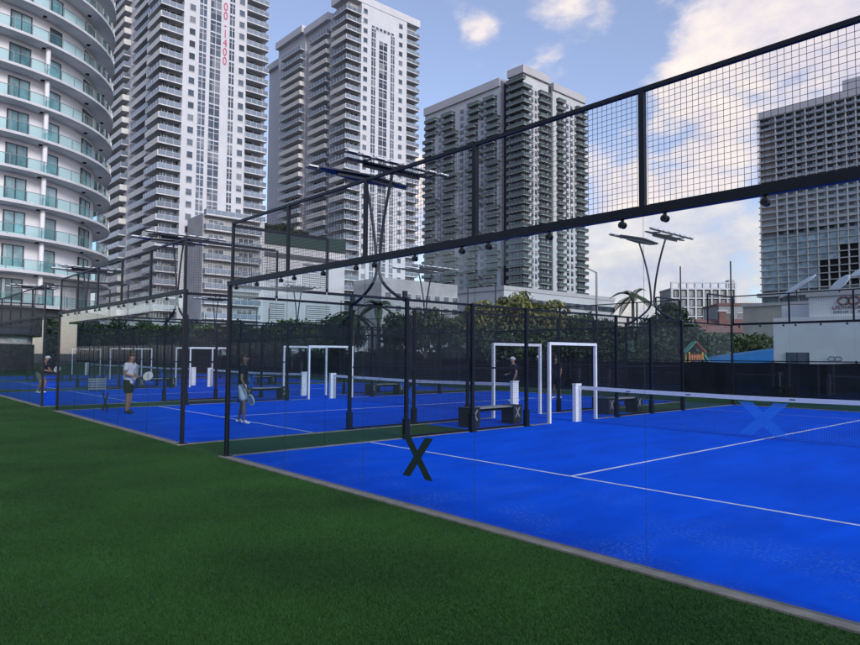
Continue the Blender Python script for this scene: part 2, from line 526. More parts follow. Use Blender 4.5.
def wires_yz(mb, a0, a1, z0, z1, step, r, fixed, axis='x', m=0):
    """square welded mesh in the plane (axis, z); fixed = the other coordinate"""
    def P(a, z):
        return (a, fixed, z) if axis == 'x' else (fixed, a, z)
    n = max(1, round((a1 - a0) / step))
    for k in range(n + 1):
        a = a0 + (a1 - a0) * k / n
        mb.bar(P(a, z0), P(a, z1), r, m, 4, cap=False)
    k = max(1, round((z1 - z0) / step))
    off = r * 1.6
    for j in range(k + 1):
        z = z0 + (z1 - z0) * j / k
        if axis == 'x':
            mb.bar((a0, fixed + off, z), (a1, fixed + off, z), r, m, 4, cap=False)
        else:
            mb.bar((fixed + off, a0, z), (fixed + off, a1, z), r, m, 4, cap=False)


def x_mark(mb, cx, cz, w, h, t, y, depth, m=0, mirror=False):
    """an X of two crossing straps with slanted ends, in the plane y"""
    for s in (1, -1):
        poly = [(cx - s * w / 2, cz + h / 2), (cx - s * (w / 2 - t), cz + h / 2), (cx + s * w / 2, cz - h / 2), (cx + s * (w / 2 - t), cz - h / 2)]
        yy = y + (0.0006 if s > 0 else 0)
        i = len(mb.v)
        for d in (0, depth):
            for px, pz in poly:
                mb.v.append((px, yy + d, pz))
        mb.f.append((i, i + 1, i + 2, i + 3)); mb.m.append(m)
        mb.f.append((i + 7, i + 6, i + 5, i + 4)); mb.m.append(m)
        for k in range(4):
            mb.f.append((i + k, i + 4 + k, i + 4 + (k + 1) % 4, i + (k + 1) % 4)); mb.m.append(m)


# ------------------------------------------------------------------ ground
COURT_X = [0, -12, -24, -36, -48]
b = MB(); b.box(-2500, 2500, -2500, 2500, -1.2, -0.06)
structure('ground', b, M_ground)
b = MB(); b.box(-120, 60, -45, -0.1185, -0.058, -0.004)
structure('lawn', b, M_lawn)
b = MB()
for x0 in COURT_X[:-1]:
    b.box(x0 - 1.9395, x0 - 0.0605, -0.1175, 6.3, -0.058, -0.004)
    b.box(x0 - 1.9395, x0 - 0.0605, 13.7, 20.16, -0.058, -0.004)
b.box(10.0605, 40, -0.1175, 20.16, -0.058, -0.004)
b.box(-90, -48.0605, -0.1175, 20.16, -0.058, -0.004)
b.box(-90, 40, 20.162, 23.7, -0.058, -0.004)
structure('turf_strip', b, M_lawn)
b = MB()
for x0 in COURT_X[:-1]:
    b.box(x0 - 1.9395, x0 - 0.0605, 6.302, 13.698, -0.058, -0.003)
structure('walkway', b, M_court)

court_me = None
for x0 in COURT_X:
    if court_me is None:
        b = MB(); b.box(0.0505, 9.9495, 0.0505, 19.9495, -0.058, 0.0)
        court_me = b.mesh('court_surface', M_court)
        b = MB()
        for y in (3.05, 16.95):
            b.box(0.08, 9.92, y - 0.025, y + 0.025, 0.001, 0.004)
        b.box(4.975, 5.025, 3.0752, 16.9248, 0.001, 0.004)
        line_me = b.mesh('court_lines', M_line)
        b = MB()
        b.box(-0.08, 10.08, -0.118, 0.05, -0.055, 0.014)
        b.box(-0.08, 10.08, 19.95, 20.118, -0.055, 0.014)
        b.box(-0.06, 0.05, 0.0505, 8.9, -0.055, 0.012); b.box(-0.06, 0.05, 11.1, 19.9495, -0.055, 0.012)
        b.box(9.95, 10.06, 0.0505, 8.9, -0.055, 0.012); b.box(9.95, 10.06, 11.1, 19.9495, -0.055, 0.012)
        b.box(-0.06, 0.05, 8.902, 11.098, -0.055, -0.002, 1); b.box(9.95, 10.06, 8.902, 11.098, -0.055, -0.002, 1)
        kerb_me = b.mesh('kerb', [M_kerb, M_court])
    tag(put('court_surface', court_me, None, (x0, 0, 0)), kind='structure')
    tag(put('court_lines', line_me, None, (x0, 0, 0)), kind='structure')
    tag(put('kerb', kerb_me, None, (x0, 0, 0)), kind='structure')


def turf_blades():
    rng = np.random.default_rng(3)
    n = 700000
    # dense near the viewer, thinning with distance
    ang = rng.uniform(YAW - 0.62, YAW + 0.62, n)
    dist = 2.6 * np.exp(rng.uniform(0, 1, n) ** 0.9 * math.log(16.0))
    x = CAM.x + np.sin(ang) * dist; y = CAM.y + np.cos(ang) * dist
    ok = y < -0.122
    x, y, dist = x[ok], y[ok], dist[ok]
    n = len(x)
    h = rng.uniform(0.007, 0.014, n); w = rng.uniform(0.0012, 0.0024, n) * (1 + 0.15 * dist)
    a = rng.uniform(0, 2 * math.pi, n); ln = rng.uniform(0.2, 1.0, n) * h * 1.3; la = rng.uniform(0, 2 * math.pi, n)
    v = np.zeros((n, 3, 3), np.float32)
    v[:, 0, 0] = x - np.cos(a) * w; v[:, 0, 1] = y - np.sin(a) * w; v[:, 0, 2] = -0.004
    v[:, 1, 0] = x + np.cos(a) * w; v[:, 1, 1] = y + np.sin(a) * w; v[:, 1, 2] = -0.004
    v[:, 2, 0] = x + np.cos(la) * ln; v[:, 2, 1] = y + np.sin(la) * ln; v[:, 2, 2] = h
    me = bpy.data.meshes.new('turf_pile')
    me.vertices.add(n * 3); me.vertices.foreach_set('co', v.ravel())
    me.loops.add(n * 3); me.loops.foreach_set('vertex_index', np.arange(n * 3, dtype=np.int32))
    me.polygons.add(n); me.polygons.foreach_set('loop_start', np.arange(0, n * 3, 3, dtype=np.int32))
    me.materials.append(M_blade)
    me.update(calc_edges=True)
    tag(put('turf_grass', me), 'short dark green artificial grass in front of the courts', 'grass', kind='stuff')


turf_blades()

# ------------------------------------------------------------------ big buildings


def repeat(root, name, me, spots, limit=100, rotz=0):
    """first `limit` spots become parts sharing one mesh; the rest one part"""
    for s in spots[:limit]:
        put(name, me, root, s, rotz)
    rest = spots[limit:]
    if rest:
        vs = np.array([v.co[:] for v in me.vertices]); fs = [tuple(p.vertices) for p in me.polygons]; ms = [p.material_index for p in me.polygons]
        V, Fc, Ms = [], [], []
        c, sn = math.cos(rotz), math.sin(rotz)
        rv = vs.copy(); rv[:, 0] = vs[:, 0] * c - vs[:, 1] * sn; rv[:, 1] = vs[:, 0] * sn + vs[:, 1] * c
        for s in rest:
            i = len(V)
            V += [tuple(p) for p in (rv + np.array(s))]
            Fc += [tuple(i + k for k in f) for f in fs]; Ms += ms
        mm = bpy.data.meshes.new(name); mm.from_pydata(V, [], Fc)
        for M in me.materials: mm.materials.append(M)
        mm.polygons.foreach_set('material_index', Ms); mm.update()
        tag(put(name, mm, root), kind='stuff')


FH = 2.9


def visfirst(spots, zmax=92, zmin=12):
    return sorted(spots, key=lambda s: (0 if zmin < s[2] < zmax else 1, -s[2]))


def balcony_mesh(w, d, rail, mats, solid=False, wrap=False, sl=0.28, rh=1.1):
    """faces -y; origin at wall, floor level, centre. material 0 slab, 1 rail, 2 cream"""
    b = MB()
    b.box(-w / 2, w / 2, -d, 0, -sl, 0, 0)
    if solid:
        b.box(-w / 2, w / 2, -d - 0.02, -d + 0.14, -sl + 0.02, rh, 2)
        b.box(-w / 2, -w / 2 + 0.12, -d + 0.14, 0, 0, rh, 2); b.box(w / 2 - 0.12, w / 2, -d + 0.14, 0, 0, rh, 2)
    else:
        b.box(-w / 2 + 0.03, w / 2 - 0.03, -d + 0.05, -d + 0.11, 0.08, rh - 0.05, 1)
        b.box(-w / 2, w / 2, -d + 0.03, -d + 0.13, rh - 0.05, rh, 3)
        for s in (-1, 1):
            b.box(min(s * (w / 2 - 0.03), s * (w / 2 - 0.09)), max(s * (w / 2 - 0.03), s * (w / 2 - 0.09)), -d + 0.11, 0, 0.08, rh, 1)
        k = max(2, int(w / 1.5))
        for j in range(k + 1):
            x = -w / 2 + 0.05 + (w - 0.1) * j / k
            b.box(x - 0.03, x + 0.03, -d + 0.01, -d + 0.05, 0, rh, 3)
    return b.mesh('balcony', mats)


def glazing_mesh(w, h, cols, mats, sill=0.0):
    """one bay of sliding windows facing -y, height h from floor, set 6 cm proud"""
    b = MB()
    b.box(-w / 2, w / 2, -0.05, 0.3, sill, h, 0)
    for j in range(cols + 1):
        x = -w / 2 + w * j / cols
        b.box(x - 0.05, x + 0.05, -0.09, -0.052, sill, h, 1)
    b.box(-w / 2 - 0.05, w / 2 + 0.05, -0.095, -0.05, h - 0.08, h + 0.02, 1)
    b.box(-w / 2 - 0.05, w / 2 + 0.05, -0.095, -0.05, sill - 0.03, sill + 0.06, 1)
    return b.mesh('window', mats)


def strip_mesh(w, n, cols, fh, mats, gap=0.45):
    """continuous vertical glass strip facing -y with spandrels and bars"""
    b = MB()
    b.box(-w / 2, w / 2, -0.04, 0.3, 0, n * fh, 0)
    for k in range(n + 1):
        b.box(-w / 2, w / 2, -0.10, -0.041, k * fh - gap / 2, k * fh + gap / 2, 1)
        if k < n:
            b.box(-w / 2, w / 2, -0.08, -0.041, k * fh + fh * 0.62, k * fh + fh * 0.66, 1)
    for j in range(1, cols):
        x = -w / 2 + w * j / cols
        b.box(x - 0.07, x + 0.07, -0.085, -0.0405, 0.01, n * fh - 0.01, 1)
    return b.mesh('glazed_strip', mats)


EAST = math.pi / 2        # rotates a -y facing element to face +x

BAL_MATS = [M_slab, M_railblue, M_cream, M_frame]


def white_tower(label, x1, y0, y1, H, y_face_stacks, cols_front, x_back, steps, text=False):
    """tower with its street front on +x and its flank on -y; coordinates are absolute, root at the corner"""
    root = thing('tower', label, 'tower', (x1, y0, 0), 0, 'white residential towers')
    nf = int(H / FH)
    Wd = y1 - y0
    b = MB()
    b.box(-8, -1.7, 1.6, Wd, 0, H)                    # core behind the corner balconies
    b.box(-1.7, 0, cols_front[0], cols_front[1], 0, H - 0.01)
    b.build('wall', M_wallwhite, root)
    b = MB()
    b.box(-8.2, 0.15, -0.1, Wd + 0.1, H + 0.0, H + 2.2)
    b.build('parapet', M_wallwhite, root)
    for i, (a0, a1, hh, yo) in enumerate(steps):      # flank blocks receding westward
        b = MB(); b.box(a0 - x1, a1 - x1 - 0.003, 1.6 + yo, Wd - 1 - i * 0.5, 0, hh - 0.02)
        b.build('wall', M_wallwhite, root)
        b = MB(); b.box(a0 - x1 + 0.1, a1 - x1 - 0.1, yo + 0.3, Wd - 1.6 - i * 0.5, hh, hh + 2.2)
        b.build('parapet', M_wallwhite, root)
    # flank stacks of balconies
    cr, gl, win = [], {}, []
    for si, (s0, s1, yo, hh) in enumerate(y_face_stacks):
        w = s1 - s0; cx = (s0 + s1) / 2 - x1
        me_s = balcony_mesh(w, 1.7, None, BAL_MATS, True)
        me_g = balcony_mesh(w, 1.7, None, BAL_MATS, False)
        ss, gg = [], []
        for k in range(2, int(hh / FH)):
            grp = ((k + si * 2) // 4) % 2 if k < 34 else 1
            solid = grp == 0 or (si == 1 and k % 5 == 2)
            (ss if solid else gg).append((cx, 1.6 + yo, k * FH))
        repeat(root, 'balcony', me_s, visfirst(ss), 17)
        repeat(root, 'balcony', me_g, visfirst(gg), 17)
        wm = glazing_mesh(w * 0.72, 2.45, 3, [M_win, M_frame])
        repeat(root, 'window', wm, visfirst([(cx, 1.6 + yo, k * FH + 0.02) for k in range(1, int(hh / FH))]), 17)
    # front corner balconies
    w1 = cols_front[0] - 0.0
    me = balcony_mesh(w1, 1.7, None, BAL_MATS, False)
    repeat(root, 'balcony', me, visfirst([(-1.7, w1 / 2, k * FH) for k in range(2, nf)]), 34, EAST)
    wm = glazing_mesh(w1 * 0.8, 2.45, 3, [M_win, M_frame])
    repeat(root, 'window', wm, visfirst([(-1.7, w1 / 2 + 0.6, k * FH + 0.02) for k in range(1, nf)]), 34, EAST)
    w2 = Wd - cols_front[1]
    me2 = balcony_mesh(w2, 1.9, None, BAL_MATS, False)
    repeat(root, 'balcony', me2, visfirst([(-1.7, cols_front[1] + w2 / 2, k * FH) for k in range(2, nf)]), 34, EAST)
    wm = glazing_mesh(w2 * 0.7, 2.45, 2, [M_win, M_frame])
    repeat(root, 'window', wm, visfirst([(-1.7, cols_front[1] + w2 / 2, k * FH + 0.02) for k in range(1, nf)]), 34, EAST)
    return root, nf


A_Y0, A_Y1, A_X = 46.3, 72.9, -138.2
tA, nfA = white_tower('tall white tower with a red vertical phone number, its top above the picture', A_X, A_Y0, A_Y1, 138,
                      [(-147.0, -138.3, 0.0, 138), (-161.5, -149.5, 1.2, 138), (-182, -164.5, 0.0, 138)], (5.1, 20.6), -186,
                      [(-149.0, -146.2, 138, 0.9), (-163.8, -149.0, 138, 1.2), (-190, -163.8, 138, 0.0)])
w1 = glazing_mesh(1.45, 2.1, 1, [M_win, M_frame], 0.5)
repeat(tA, 'window', w1, visfirst([(0.0, c, k * FH) for c in (7.1, 19.3) for k in range(1, nfA)]), 34, EAST)
put('glazed_strip', strip_mesh(1.7, nfA - 1, 2, FH, [M_win, M_wallwhite], 0.34), tA, (0, 9.6, FH), EAST)
put('glazed_strip', strip_mesh(2.6, nfA - 1, 2, FH, [M_win, M_wallwhite], 0.3), tA, (0, 12.7, FH), EAST)
put('glazed_strip', strip_mesh(1.25, nfA - 1, 2, FH, [M_win, M_wallwhite]), tA, (0, 16.8, FH), EAST)
for i, ch in enumerate('00-1400'):
    cu = bpy.data.curves.new('digit', 'FONT'); cu.body = ch; cu.size = 2.75; cu.align_x = 'CENTER'; cu.extrude = 0.04
    cu.materials.append(M_red)
    tmp = bpy.data.objects.new('digit', cu); COL.objects.link(tmp)
    dme = bpy.data.meshes.new_from_object(tmp.evaluated_get(bpy.context.evaluated_depsgraph_get())); bpy.data.objects.remove(tmp)
    o = put('digit', dme, tA, (0.07, 15.05, 84.6 - i * 2.22))
    o.rotation_euler = (R(90), 0, R(90)); o.scale = (0.78, 1, 1)

B_Y0, B_Y1, B_X = 100.0, 127.6, -143.4
tB, nfB = white_tower('white tower with stepped side wings, left of the grey tower, roof in view', B_X, B_Y0, B_Y1, 105.0,
                      [(-151.4, -143.5, 0.0, 104.5), (-164.8, -155.0, 0.6, 103), (-181.6, -169.0, 0.0, 104)], (5.2, 22.4), -187,
                      [(-154.8, -151.6, 101.5, 2.1), (-168.8, -154.8, 103, 0.6), (-186.0, -168.8, 104, 0.0), (-198, -186.0, 101, 3.0)])
w1 = glazing_mesh(1.5, 2.1, 1, [M_win, M_frame], 0.5)
repeat(tB, 'window', w1, visfirst([(0.0, c, k * FH) for c in (6.6, 19.9) for k in range(1, nfB)]), 34, EAST)
put('glazed_strip', strip_mesh(1.5, nfB - 3, 2, FH, [M_win, M_wallwhite], 0.3), tB, (0, 9.6, FH), EAST)
put('glazed_strip', strip_mesh(3.0, nfB - 4, 2, FH, [M_win, M_wallwhite], 0.3), tB, (0, 13.2, FH), EAST)
put('glazed_strip', strip_mesh(1.4, nfB - 3, 2, FH, [M_win, M_wallwhite], 0.3), tB, (0, 16.8, FH), EAST)
sq = glazing_mesh(1.1, 1.1, 1, [M_win, M_frame], 0.1)
repeat(tB, 'window', sq, [(0.0, 9.4 + 1.45 * j, 98.4) for j in range(6)], 10, EAST)


def podium(label, x1, y0, y1, H, floors):
    t = thing('podium_building', label, 'building', (x1, y0, 0))
    return t


# white podium with the big dark green panel
POD_X, POD_Y0, POD_Y1 = -131.5, 68.8, 92.2
t = thing('podium_building', 'white podium block with long dark green panel along its top, between the white towers', 'building', (POD_X, POD_Y0, 0))
W = POD_Y1 - POD_Y0
b = MB(); b.box(-22, 0, 0, W, 0, 31.2); b.build('wall', mat('podium_white', (0.46, 0.47, 0.50), 0.7, var=0.08, vscale=0.3), t)
b = MB(); b.box(0.003, 0.5, 0.1, W - 0.1, 28.2, 31.6); b.build('sign_panel', M_greenbox, t)
b = MB(); b.box(0.003, 0.4, 0.1, W - 0.1, 25.2, 26.2); b.build('canopy', M_darkcore, t)
for (a0, a1, z0, z1) in ((1.0, 4.6, 19.0, 22), (11, 18.5, 18.5, 24.4), (6, 9, 17, 19.6), (2, 6, 10, 14), (12, 19, 9, 14)):
    b = MB(); b.box(0.003, 0.12, a0, a1, z0, z1, 0)
    for k in range(int((z1 - z0) / 0.5)):
        b.box(0.122, 0.2, a0, a1, z0 + k * 0.5, z0 + k * 0.5 + 0.22, 1)
    b.build('louvre_panel', [M_louver, M_slab_grey], t)
b = MB(); b.box(-0.2, 0.7, -1.2, -0.0, 0, 33.2); b.build('column', M_wallwhite, t)
for k in range(14):   # roof garden
    pass

t = thing('podium_building', 'white balconied block at the foot of the tallest tower, right of its windows', 'building', (-126, 52.5, 0))
b = MB(); b.box(-10, -1.5, 0, 13.5, 0, 32.2); b.build('wall', M_podium, t)
me = balcony_mesh(13.2, 1.5, None, BAL_MATS)
repeat(t, 'balcony', me, [(-1.5, 6.75, 3.2 * k) for k in range(2, 11)], 20, EAST)
wm = glazing_mesh(3.6, 2.3, 3, [M_win, M_frame])
repeat(t, 'window', wm, [(-1.5, 3 + 7 * j, 3.2 * k) for j in range(2) for k in range(1, 10)], 40, EAST)

# link building between tower B and the trees: low white wing with windows
t = thing('podium_building', 'white low wing at the foot of the stepped tower, behind the dark palms', 'building', (-118, 94, 0))
b = MB(); b.box(-12, 0, 0, 26, 0, 21); b.build('wall', M_podium, t)
wm = glazing_mesh(2.0, 2.0, 1, [M_win, M_frame], 0.3)
repeat(t, 'window', wm, [(0, 2 + 3.3 * j, 3.1 * k) for j in range(8) for k in range(1, 6)], 100, EAST)

# ---- grey tower C
C_X, C_Y0, C_Y1 = -147.1, 182.2, 223.4
CF = 2.95
t = thing('tower', 'grey tower with pale roof band and dark green balconies, in the middle of the picture', 'tower', (C_X, C_Y0, 0))
M_slabC = mat('balcony_grey', (0.27, 0.29, 0.29), 0.8, var=0.1, vscale=0.6)
MC = [M_slabC, M_railgreen, M_railgreen, M_darkframe]
M_wallC = mat('pale_grey_render', (0.47, 0.49, 0.52), 0.7, var=0.08, vscale=0.12)
b = MB()
b.box(-8.6, -1.5, 1.5, 16.8, 0, 108.5); b.build('wall', M_wallC, t)
b = MB(); b.box(-57.5, -13.0, 1.5, 20, 0, 107.0); b.build('wall', M_wallC, t)
b = MB(); b.box(-12.995, -8.605, 3.6, 20, 0, 108.6); b.box(-6, -2.2, 16.805, 19.4, 0, 108.6); b.build('dark_recess', mat('recess_shade', (0.02, 0.023, 0.032), 0.6), t)  # shade of the recesses put into a near-black colour
b = MB(); b.box(-20, -1.5, 19.405, 41.0, 0, 107.0); b.build('wall', M_wallC, t)
b = MB(); b.box(-8.7, -0.6, 0.6, 16.8, 108.6, 111.6); b.build('parapet', M_roofgrey, t)
b = MB(); b.box(-57.6, -13.0, 0.7, 20, 107.1, 110.4); b.build('parapet', M_roofgrey, t)
b = MB(); b.box(-20, -0.8, 19.4, 41.0, 107.1, 110.0); b.build('parapet', M_roofgrey, t)
flank = [(-57.4, -50.2), (-45.8, -37.5), (-31, -24.5), (-21, -14.0)]
for si, (a0, a1) in enumerate(flank):
    spots, spots2 = [], []
    for k in range(1, 36):
        j = (k // 3 + si) % 2
        (spots if j else spots2).append(((a0 + a1) / 2 + (1.0 if j else -0.8), 1.5, k * CF))
    repeat(t, 'balcony', balcony_mesh(a1 - a0, 1.6, None, MC), visfirst(spots, 120, 20), 12)
    repeat(t, 'balcony', balcony_mesh((a1 - a0) * 0.8, 1.6, None, MC), visfirst(spots2, 120, 20), 12)
    put('glazed_strip', strip_mesh((a1 - a0) * 0.8, 35, 4, CF, [M_win, M_wallC], 0.35), t, ((a0 + a1) / 2, 1.5, 1.0))
for (c, w) in ((-47.8, 1.6), (-34.3, 2.0), (-22.7, 1.5)):
    put('glazed_strip', strip_mesh(w, 35, 1, CF, [M_win, M_wallC], 1.1), t, (c, 1.5, 1.0))
repeat(t, 'balcony', balcony_mesh(8.4, 1.6, None, MC), visfirst([(-4.35, 1.5, k * CF) for k in range(1, 37)], 120, 20), 24)
put('glazed_strip', strip_mesh(6.6, 36, 4, CF, [M_win, M_darkcore], 0.35), t, (-5.0, 1.5, 1.0))
for c, w in ((2.6, 5.0), (13.4, 6.4), (24.0, 4.6), (37.6, 7.0)):
    repeat(t, 'balcony', balcony_mesh(w, 1.6, None, MC), visfirst([(-1.5, c, k * CF + (0 if c > 5 else 0.0)) for k in range(1, 36)], 120, 20), 20, EAST)
    put('glazed_strip', strip_mesh(w * 0.75, 35, 3, CF, [M_win, M_wallC], 0.35), t, (-1.5, c, 1.0), EAST)
for c, w in ((6.9, 1.5), (9.0, 1.2), (29.0, 1.6), (31.8, 1.4)):
    put('glazed_strip', strip_mesh(w, 35, 1, CF, [M_win, M_wallC], 1.0), t, (-1.5, c, 1.0), EAST)
b = MB(); b.box(-30, 10, -22, 44, 0, 24); b.box(-30, 10.3, -22.3, 44.3, 24.01, 25.4, 1); b.box(10.005, 10.2, -22, 44, 19.5, 21.5, 2); b.build('podium', [M_wallC, M_roofgrey, M_win], t, (0, 0, 0))

# ---- big unfinished tower D on the right
D_Y = 313.0
t = thing('tower', 'wide glass and concrete tower with open floors, at the right edge', 'tower', (-114.6, D_Y, 0))
DW, DFH, DN = 96.0, 2.98, 38
b = MB(); b.box(0.6, DW, 1.5, 26, 0, DN * DFH); b.build('wall', M_dglass, t)
rows_xs = [0.5, 7.6, 11.9, 16.0, 20.2, 24.4, 28.4, 32.3, 36.1, 39.9, 45, 50, 55, 60, 65, 70, 75, 80, 85, 90, 95.5]
slab_me = None
b = MB(); b.box(-0.4, DW + 0.2, -0.3, 26.2, -0.2, 0.2); slab_me = b.mesh('floor_slab', M_dwall)
for k in range(11, DN + 1):
    put('floor_slab', slab_me, t, (0, 0, k * DFH))
b = MB(); b.box(-0.2, 0.2, -0.32, 1.49, 0, DN * DFH - 0.3); fin_me = b.mesh('column', M_dwall)
for x in rows_xs:
    put('column', fin_me, t, (x, 0, 0))
b = MB(); b.box(0.1, DW, -0.1, 26, DN * DFH + 0.205, DN * DFH + 3.4); b.box(34, 60, 4, 20, DN * DFH + 3.405, DN * DFH + 9.5); b.build('parapet', M_roofgrey, t)
# infill: lower floors glazed at the slab edge, upper floors recessed loggias with rails, dark panels for the shade in open bays
pane_spots, void_spots, rail_spots = [], [], []
for i in range(len(rows_xs) - 1):
    xa, xb = rows_xs[i], rows_xs[i + 1]
    for k in range(4, DN):
        z = k * DFH
        if k <= 18:
            if k < 11: continue
            if (i >= 5 and k <= 14) or (i >= 7 and k <= 16):
                void_spots.append((xa, xb, z))
            else:
                pane_spots.append((xa, xb, z))
        else:
            rail_spots.append((xa, xb, z))


def bays(name, spots, y0, y1, zo, zh, M, limit=90, inset=0.35):
    spots = sorted(spots, key=lambda s: s[0])
    for (xa, xb, z) in spots[:limit]:
        b = MB(); b.box(xa + inset, xb - inset, y0, y1, z + zo, z + zh); b.build(name, M, t)
    if spots[limit:]:
        b = MB()
        for (xa, xb, z) in spots[limit:]:
            b.box(xa + inset, xb - inset, y0, y1, z + zo, z + zh)
        tag(b.build(name, M, t), kind='stuff')


bays('window', pane_spots, 0.25, 0.4, 0.25, DFH - 0.25, M_dglass)
bays('bay_shade_panel', void_spots, 1.0, 1.4, 0.2, DFH - 0.2, M_void)  # solid near-black panels paint the shade inside the unfinished floors
bays('balcony_rail', rail_spots, 0.0, 0.08, 0.25, 1.15, M_railblue)
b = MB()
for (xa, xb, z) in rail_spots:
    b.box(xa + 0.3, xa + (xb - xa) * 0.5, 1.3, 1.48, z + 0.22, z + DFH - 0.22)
tag(b.build('bay_shade_panel', mat('loggia_shade', (0.05, 0.055, 0.065), 0.8), t), kind='stuff')  # dark panels paint the shade of the loggia openings
b = MB()
for k in range(19, DN - 2):
    b.box(1.0, 7.2, 0.45, 0.6, k * DFH + 0.21, (k + 1) * DFH - 0.21)
tag(b.build('brown_infill', M_brown, t), kind='stuff')
b = MB(); b.box(-1.5, DW, -1.2, 26, 29.6, 31.4); b.build('podium', M_roofgrey, t)

# ---- added out-of-view block across the lawn, darkens what the court glass mirrors
t = thing('glass_darkening_block', 'added out-of-view dark block across the lawn, darkening the court glass reflections', 'building', (-150, -34, 0))
b = MB(); b.box(0, 165, -8, 0, -0.05, 8.2); b.build('wall', mat('dark_teal_cladding', (0.012, 0.026, 0.032), 0.8, spec=0.05, var=0.5, vscale=0.25), t)
b = MB(); b.box(-0.5, 165.5, -8.5, 1.6, 8.201, 8.6); b.build('roof', M_steel, t)
gm_ = MB(); gm_.box(-1.3, 1.3, 0.002, 0.08, 0.3, 3.2, 0); gm_.box(-0.04, 0.04, 0.0805, 0.12, 0.3, 3.2, 1); gm_.box(-1.36, 1.36, 0.0805, 0.13, 3.2, 3.3, 1)
gme = gm_.mesh('window', [M_win, M_darkframe])
for k in range(50):
    put('window', gme, t, (2 + k * 3.3, 0, 0))
t2 = copy_tree(t)  # second out-of-view block, added to keep bright sky off the side glass
t2.location = (46, -60, 0); t2.rotation_euler = (0, 0, EAST); t2['label'] = 'added out-of-view dark block right of the courts, darkening the side glass reflections'

# ---- low apartment block far behind the trees
LB = Vector((-117.0, 240.7, 0)); LB2 = Vector((-102.3, 256.8, 0))
dv = (LB2 - LB); ang = math.atan2(dv.y, dv.x)
t = thing('apartment_block', 'low pale apartment block with white frame, between two dark poles', 'building', (LB.x - dv.normalized().x * 3, LB.y - dv.normalized().y * 3, 0), ang)
t.scale = (1, 1, 1.12)
wv = dv.length + 3
b = MB(); b.box(0, wv, 0.8, 14, 0, 26.0); b.build('wall', M_darkcore, t)
for k in range(8):
    b = MB(); b.box(-0.2, wv + 0.2, -0.2, 14.2, k * 3.2 + 2.9, k * 3.2 + 3.3); b.build('floor_slab', M_wallwhite, t)
b = MB(); b.box(-0.2, wv + 0.2, -0.3, 0.1, 27.5, 28.0); b.box(-0.2, wv + 0.2, -0.3, 14, 24.0 + 1.305, 25.9); b.build('parapet', M_wallwhite, t)
for k in range(9):
    x = wv * k / 8
    b = MB(); b.box(x - 0.3, x + 0.3, -0.35, 0.795, 0, 27.9); b.build('column', M_wallwhite, t)
for k in range(8):
    for z in range(1, 8):
        x = wv * (k + 0.5) / 8
        b = MB(); b.box(x - 0.95, x + 0.95, 0.4, 0.79, z * 3.2 + 0.35, z * 3.2 + 2.6, 0); b.box(x - 0.05, x + 0.05, 0.33, 0.398, z * 3.2 + 0.35, z * 3.2 + 2.6, 1)
        b.build('window', [M_win, M_frame], t)
b = MB(); b.box(wv - 2.5, wv - 0.2, -0.15, 3, 26.0, 28.8); b.build('stair_hut', M_roofgrey, t)

# terracotta roofed house with chimneys in front of it
t = thing('house', 'small house with terracotta roof and two chimneys below the pale apartment block', 'house', (-35.0, 90.5, -1.6), R(40))
b = MB(); b.box(0, 12, 0, 6, 0, 7.0); b.build('wall', M_beige, t)
b = MB(); i = 0
b.face([(-.5, -.5, 7.0), (12.5, -.5, 7.0), (12.5, 3, 9.2), (-.5, 3, 9.2)]); b.face([(-.5, 6.5, 7.0), (-.5, 3, 9.2), (12.5, 3, 9.2), (12.5, 6.5, 7.0)])
b.face([(-.5, -.5, 7.0), (-.5, 3, 9.2), (-.5, 6.5, 7.0)]); b.face([(12.5, -.5, 7.0), (12.5, 6.5, 7.0), (12.5, 3, 9.2)]); b.face([(-.5, -.5, 6.99), (-.5, 6.5, 6.99), (12.5, 6.5, 6.99), (12.5, -.5, 6.99)])
rf = b.build('roof', M_terr, t)
for x in (2.5, 8.5):
    b = MB(); b.box(x, x + 1, 1.2, 2.0, 7.6, 10.2, 0); b.box(x - 0.15, x + 1.15, 1.05, 2.15, 10.2, 10.5, 1); b.build('chimney', [M_terr, M_wallwhite], rf)

# long low pale buildings at the horizon
for (x, y, L_, H_, rz, lab) in ((-118, 30, 60, 7.0, EAST, 'long low white building on the skyline behind the left courts'), (-60, 150, 55, 14, R(42), 'low pale building with red roofline behind the palm tree')):
    t = thing('low_building', lab, 'building', (x, y, 0), rz)
    b = MB(); b.box(0, L_, 0, 12, 0, H_); b.build('wall', M_podium, t)
    b = MB(); b.box(-0.2, L_ + 0.2, -0.3, 12.2, H_, H_ + 0.6); b.build('parapet', M_terr if H_ > 10 else M_roofgrey, t)
    n = int(L_ / 3.4)
    for k in range(n):
        for z in range(int(H_ / 3.2)):
            b = MB(); b.box(k * 3.4 + 0.8, k * 3.4 + 2.8, -0.06, 0.2, z * 3.2 + 0.9, z * 3.2 + 2.6, 0); b.box(k * 3.4 + 0.7, k * 3.4 + 2.9, -0.12, -0.062, z * 3.2 + 2.6, z * 3.2 + 2.75, 1)
            b.build('window', [M_win, M_frame], t)


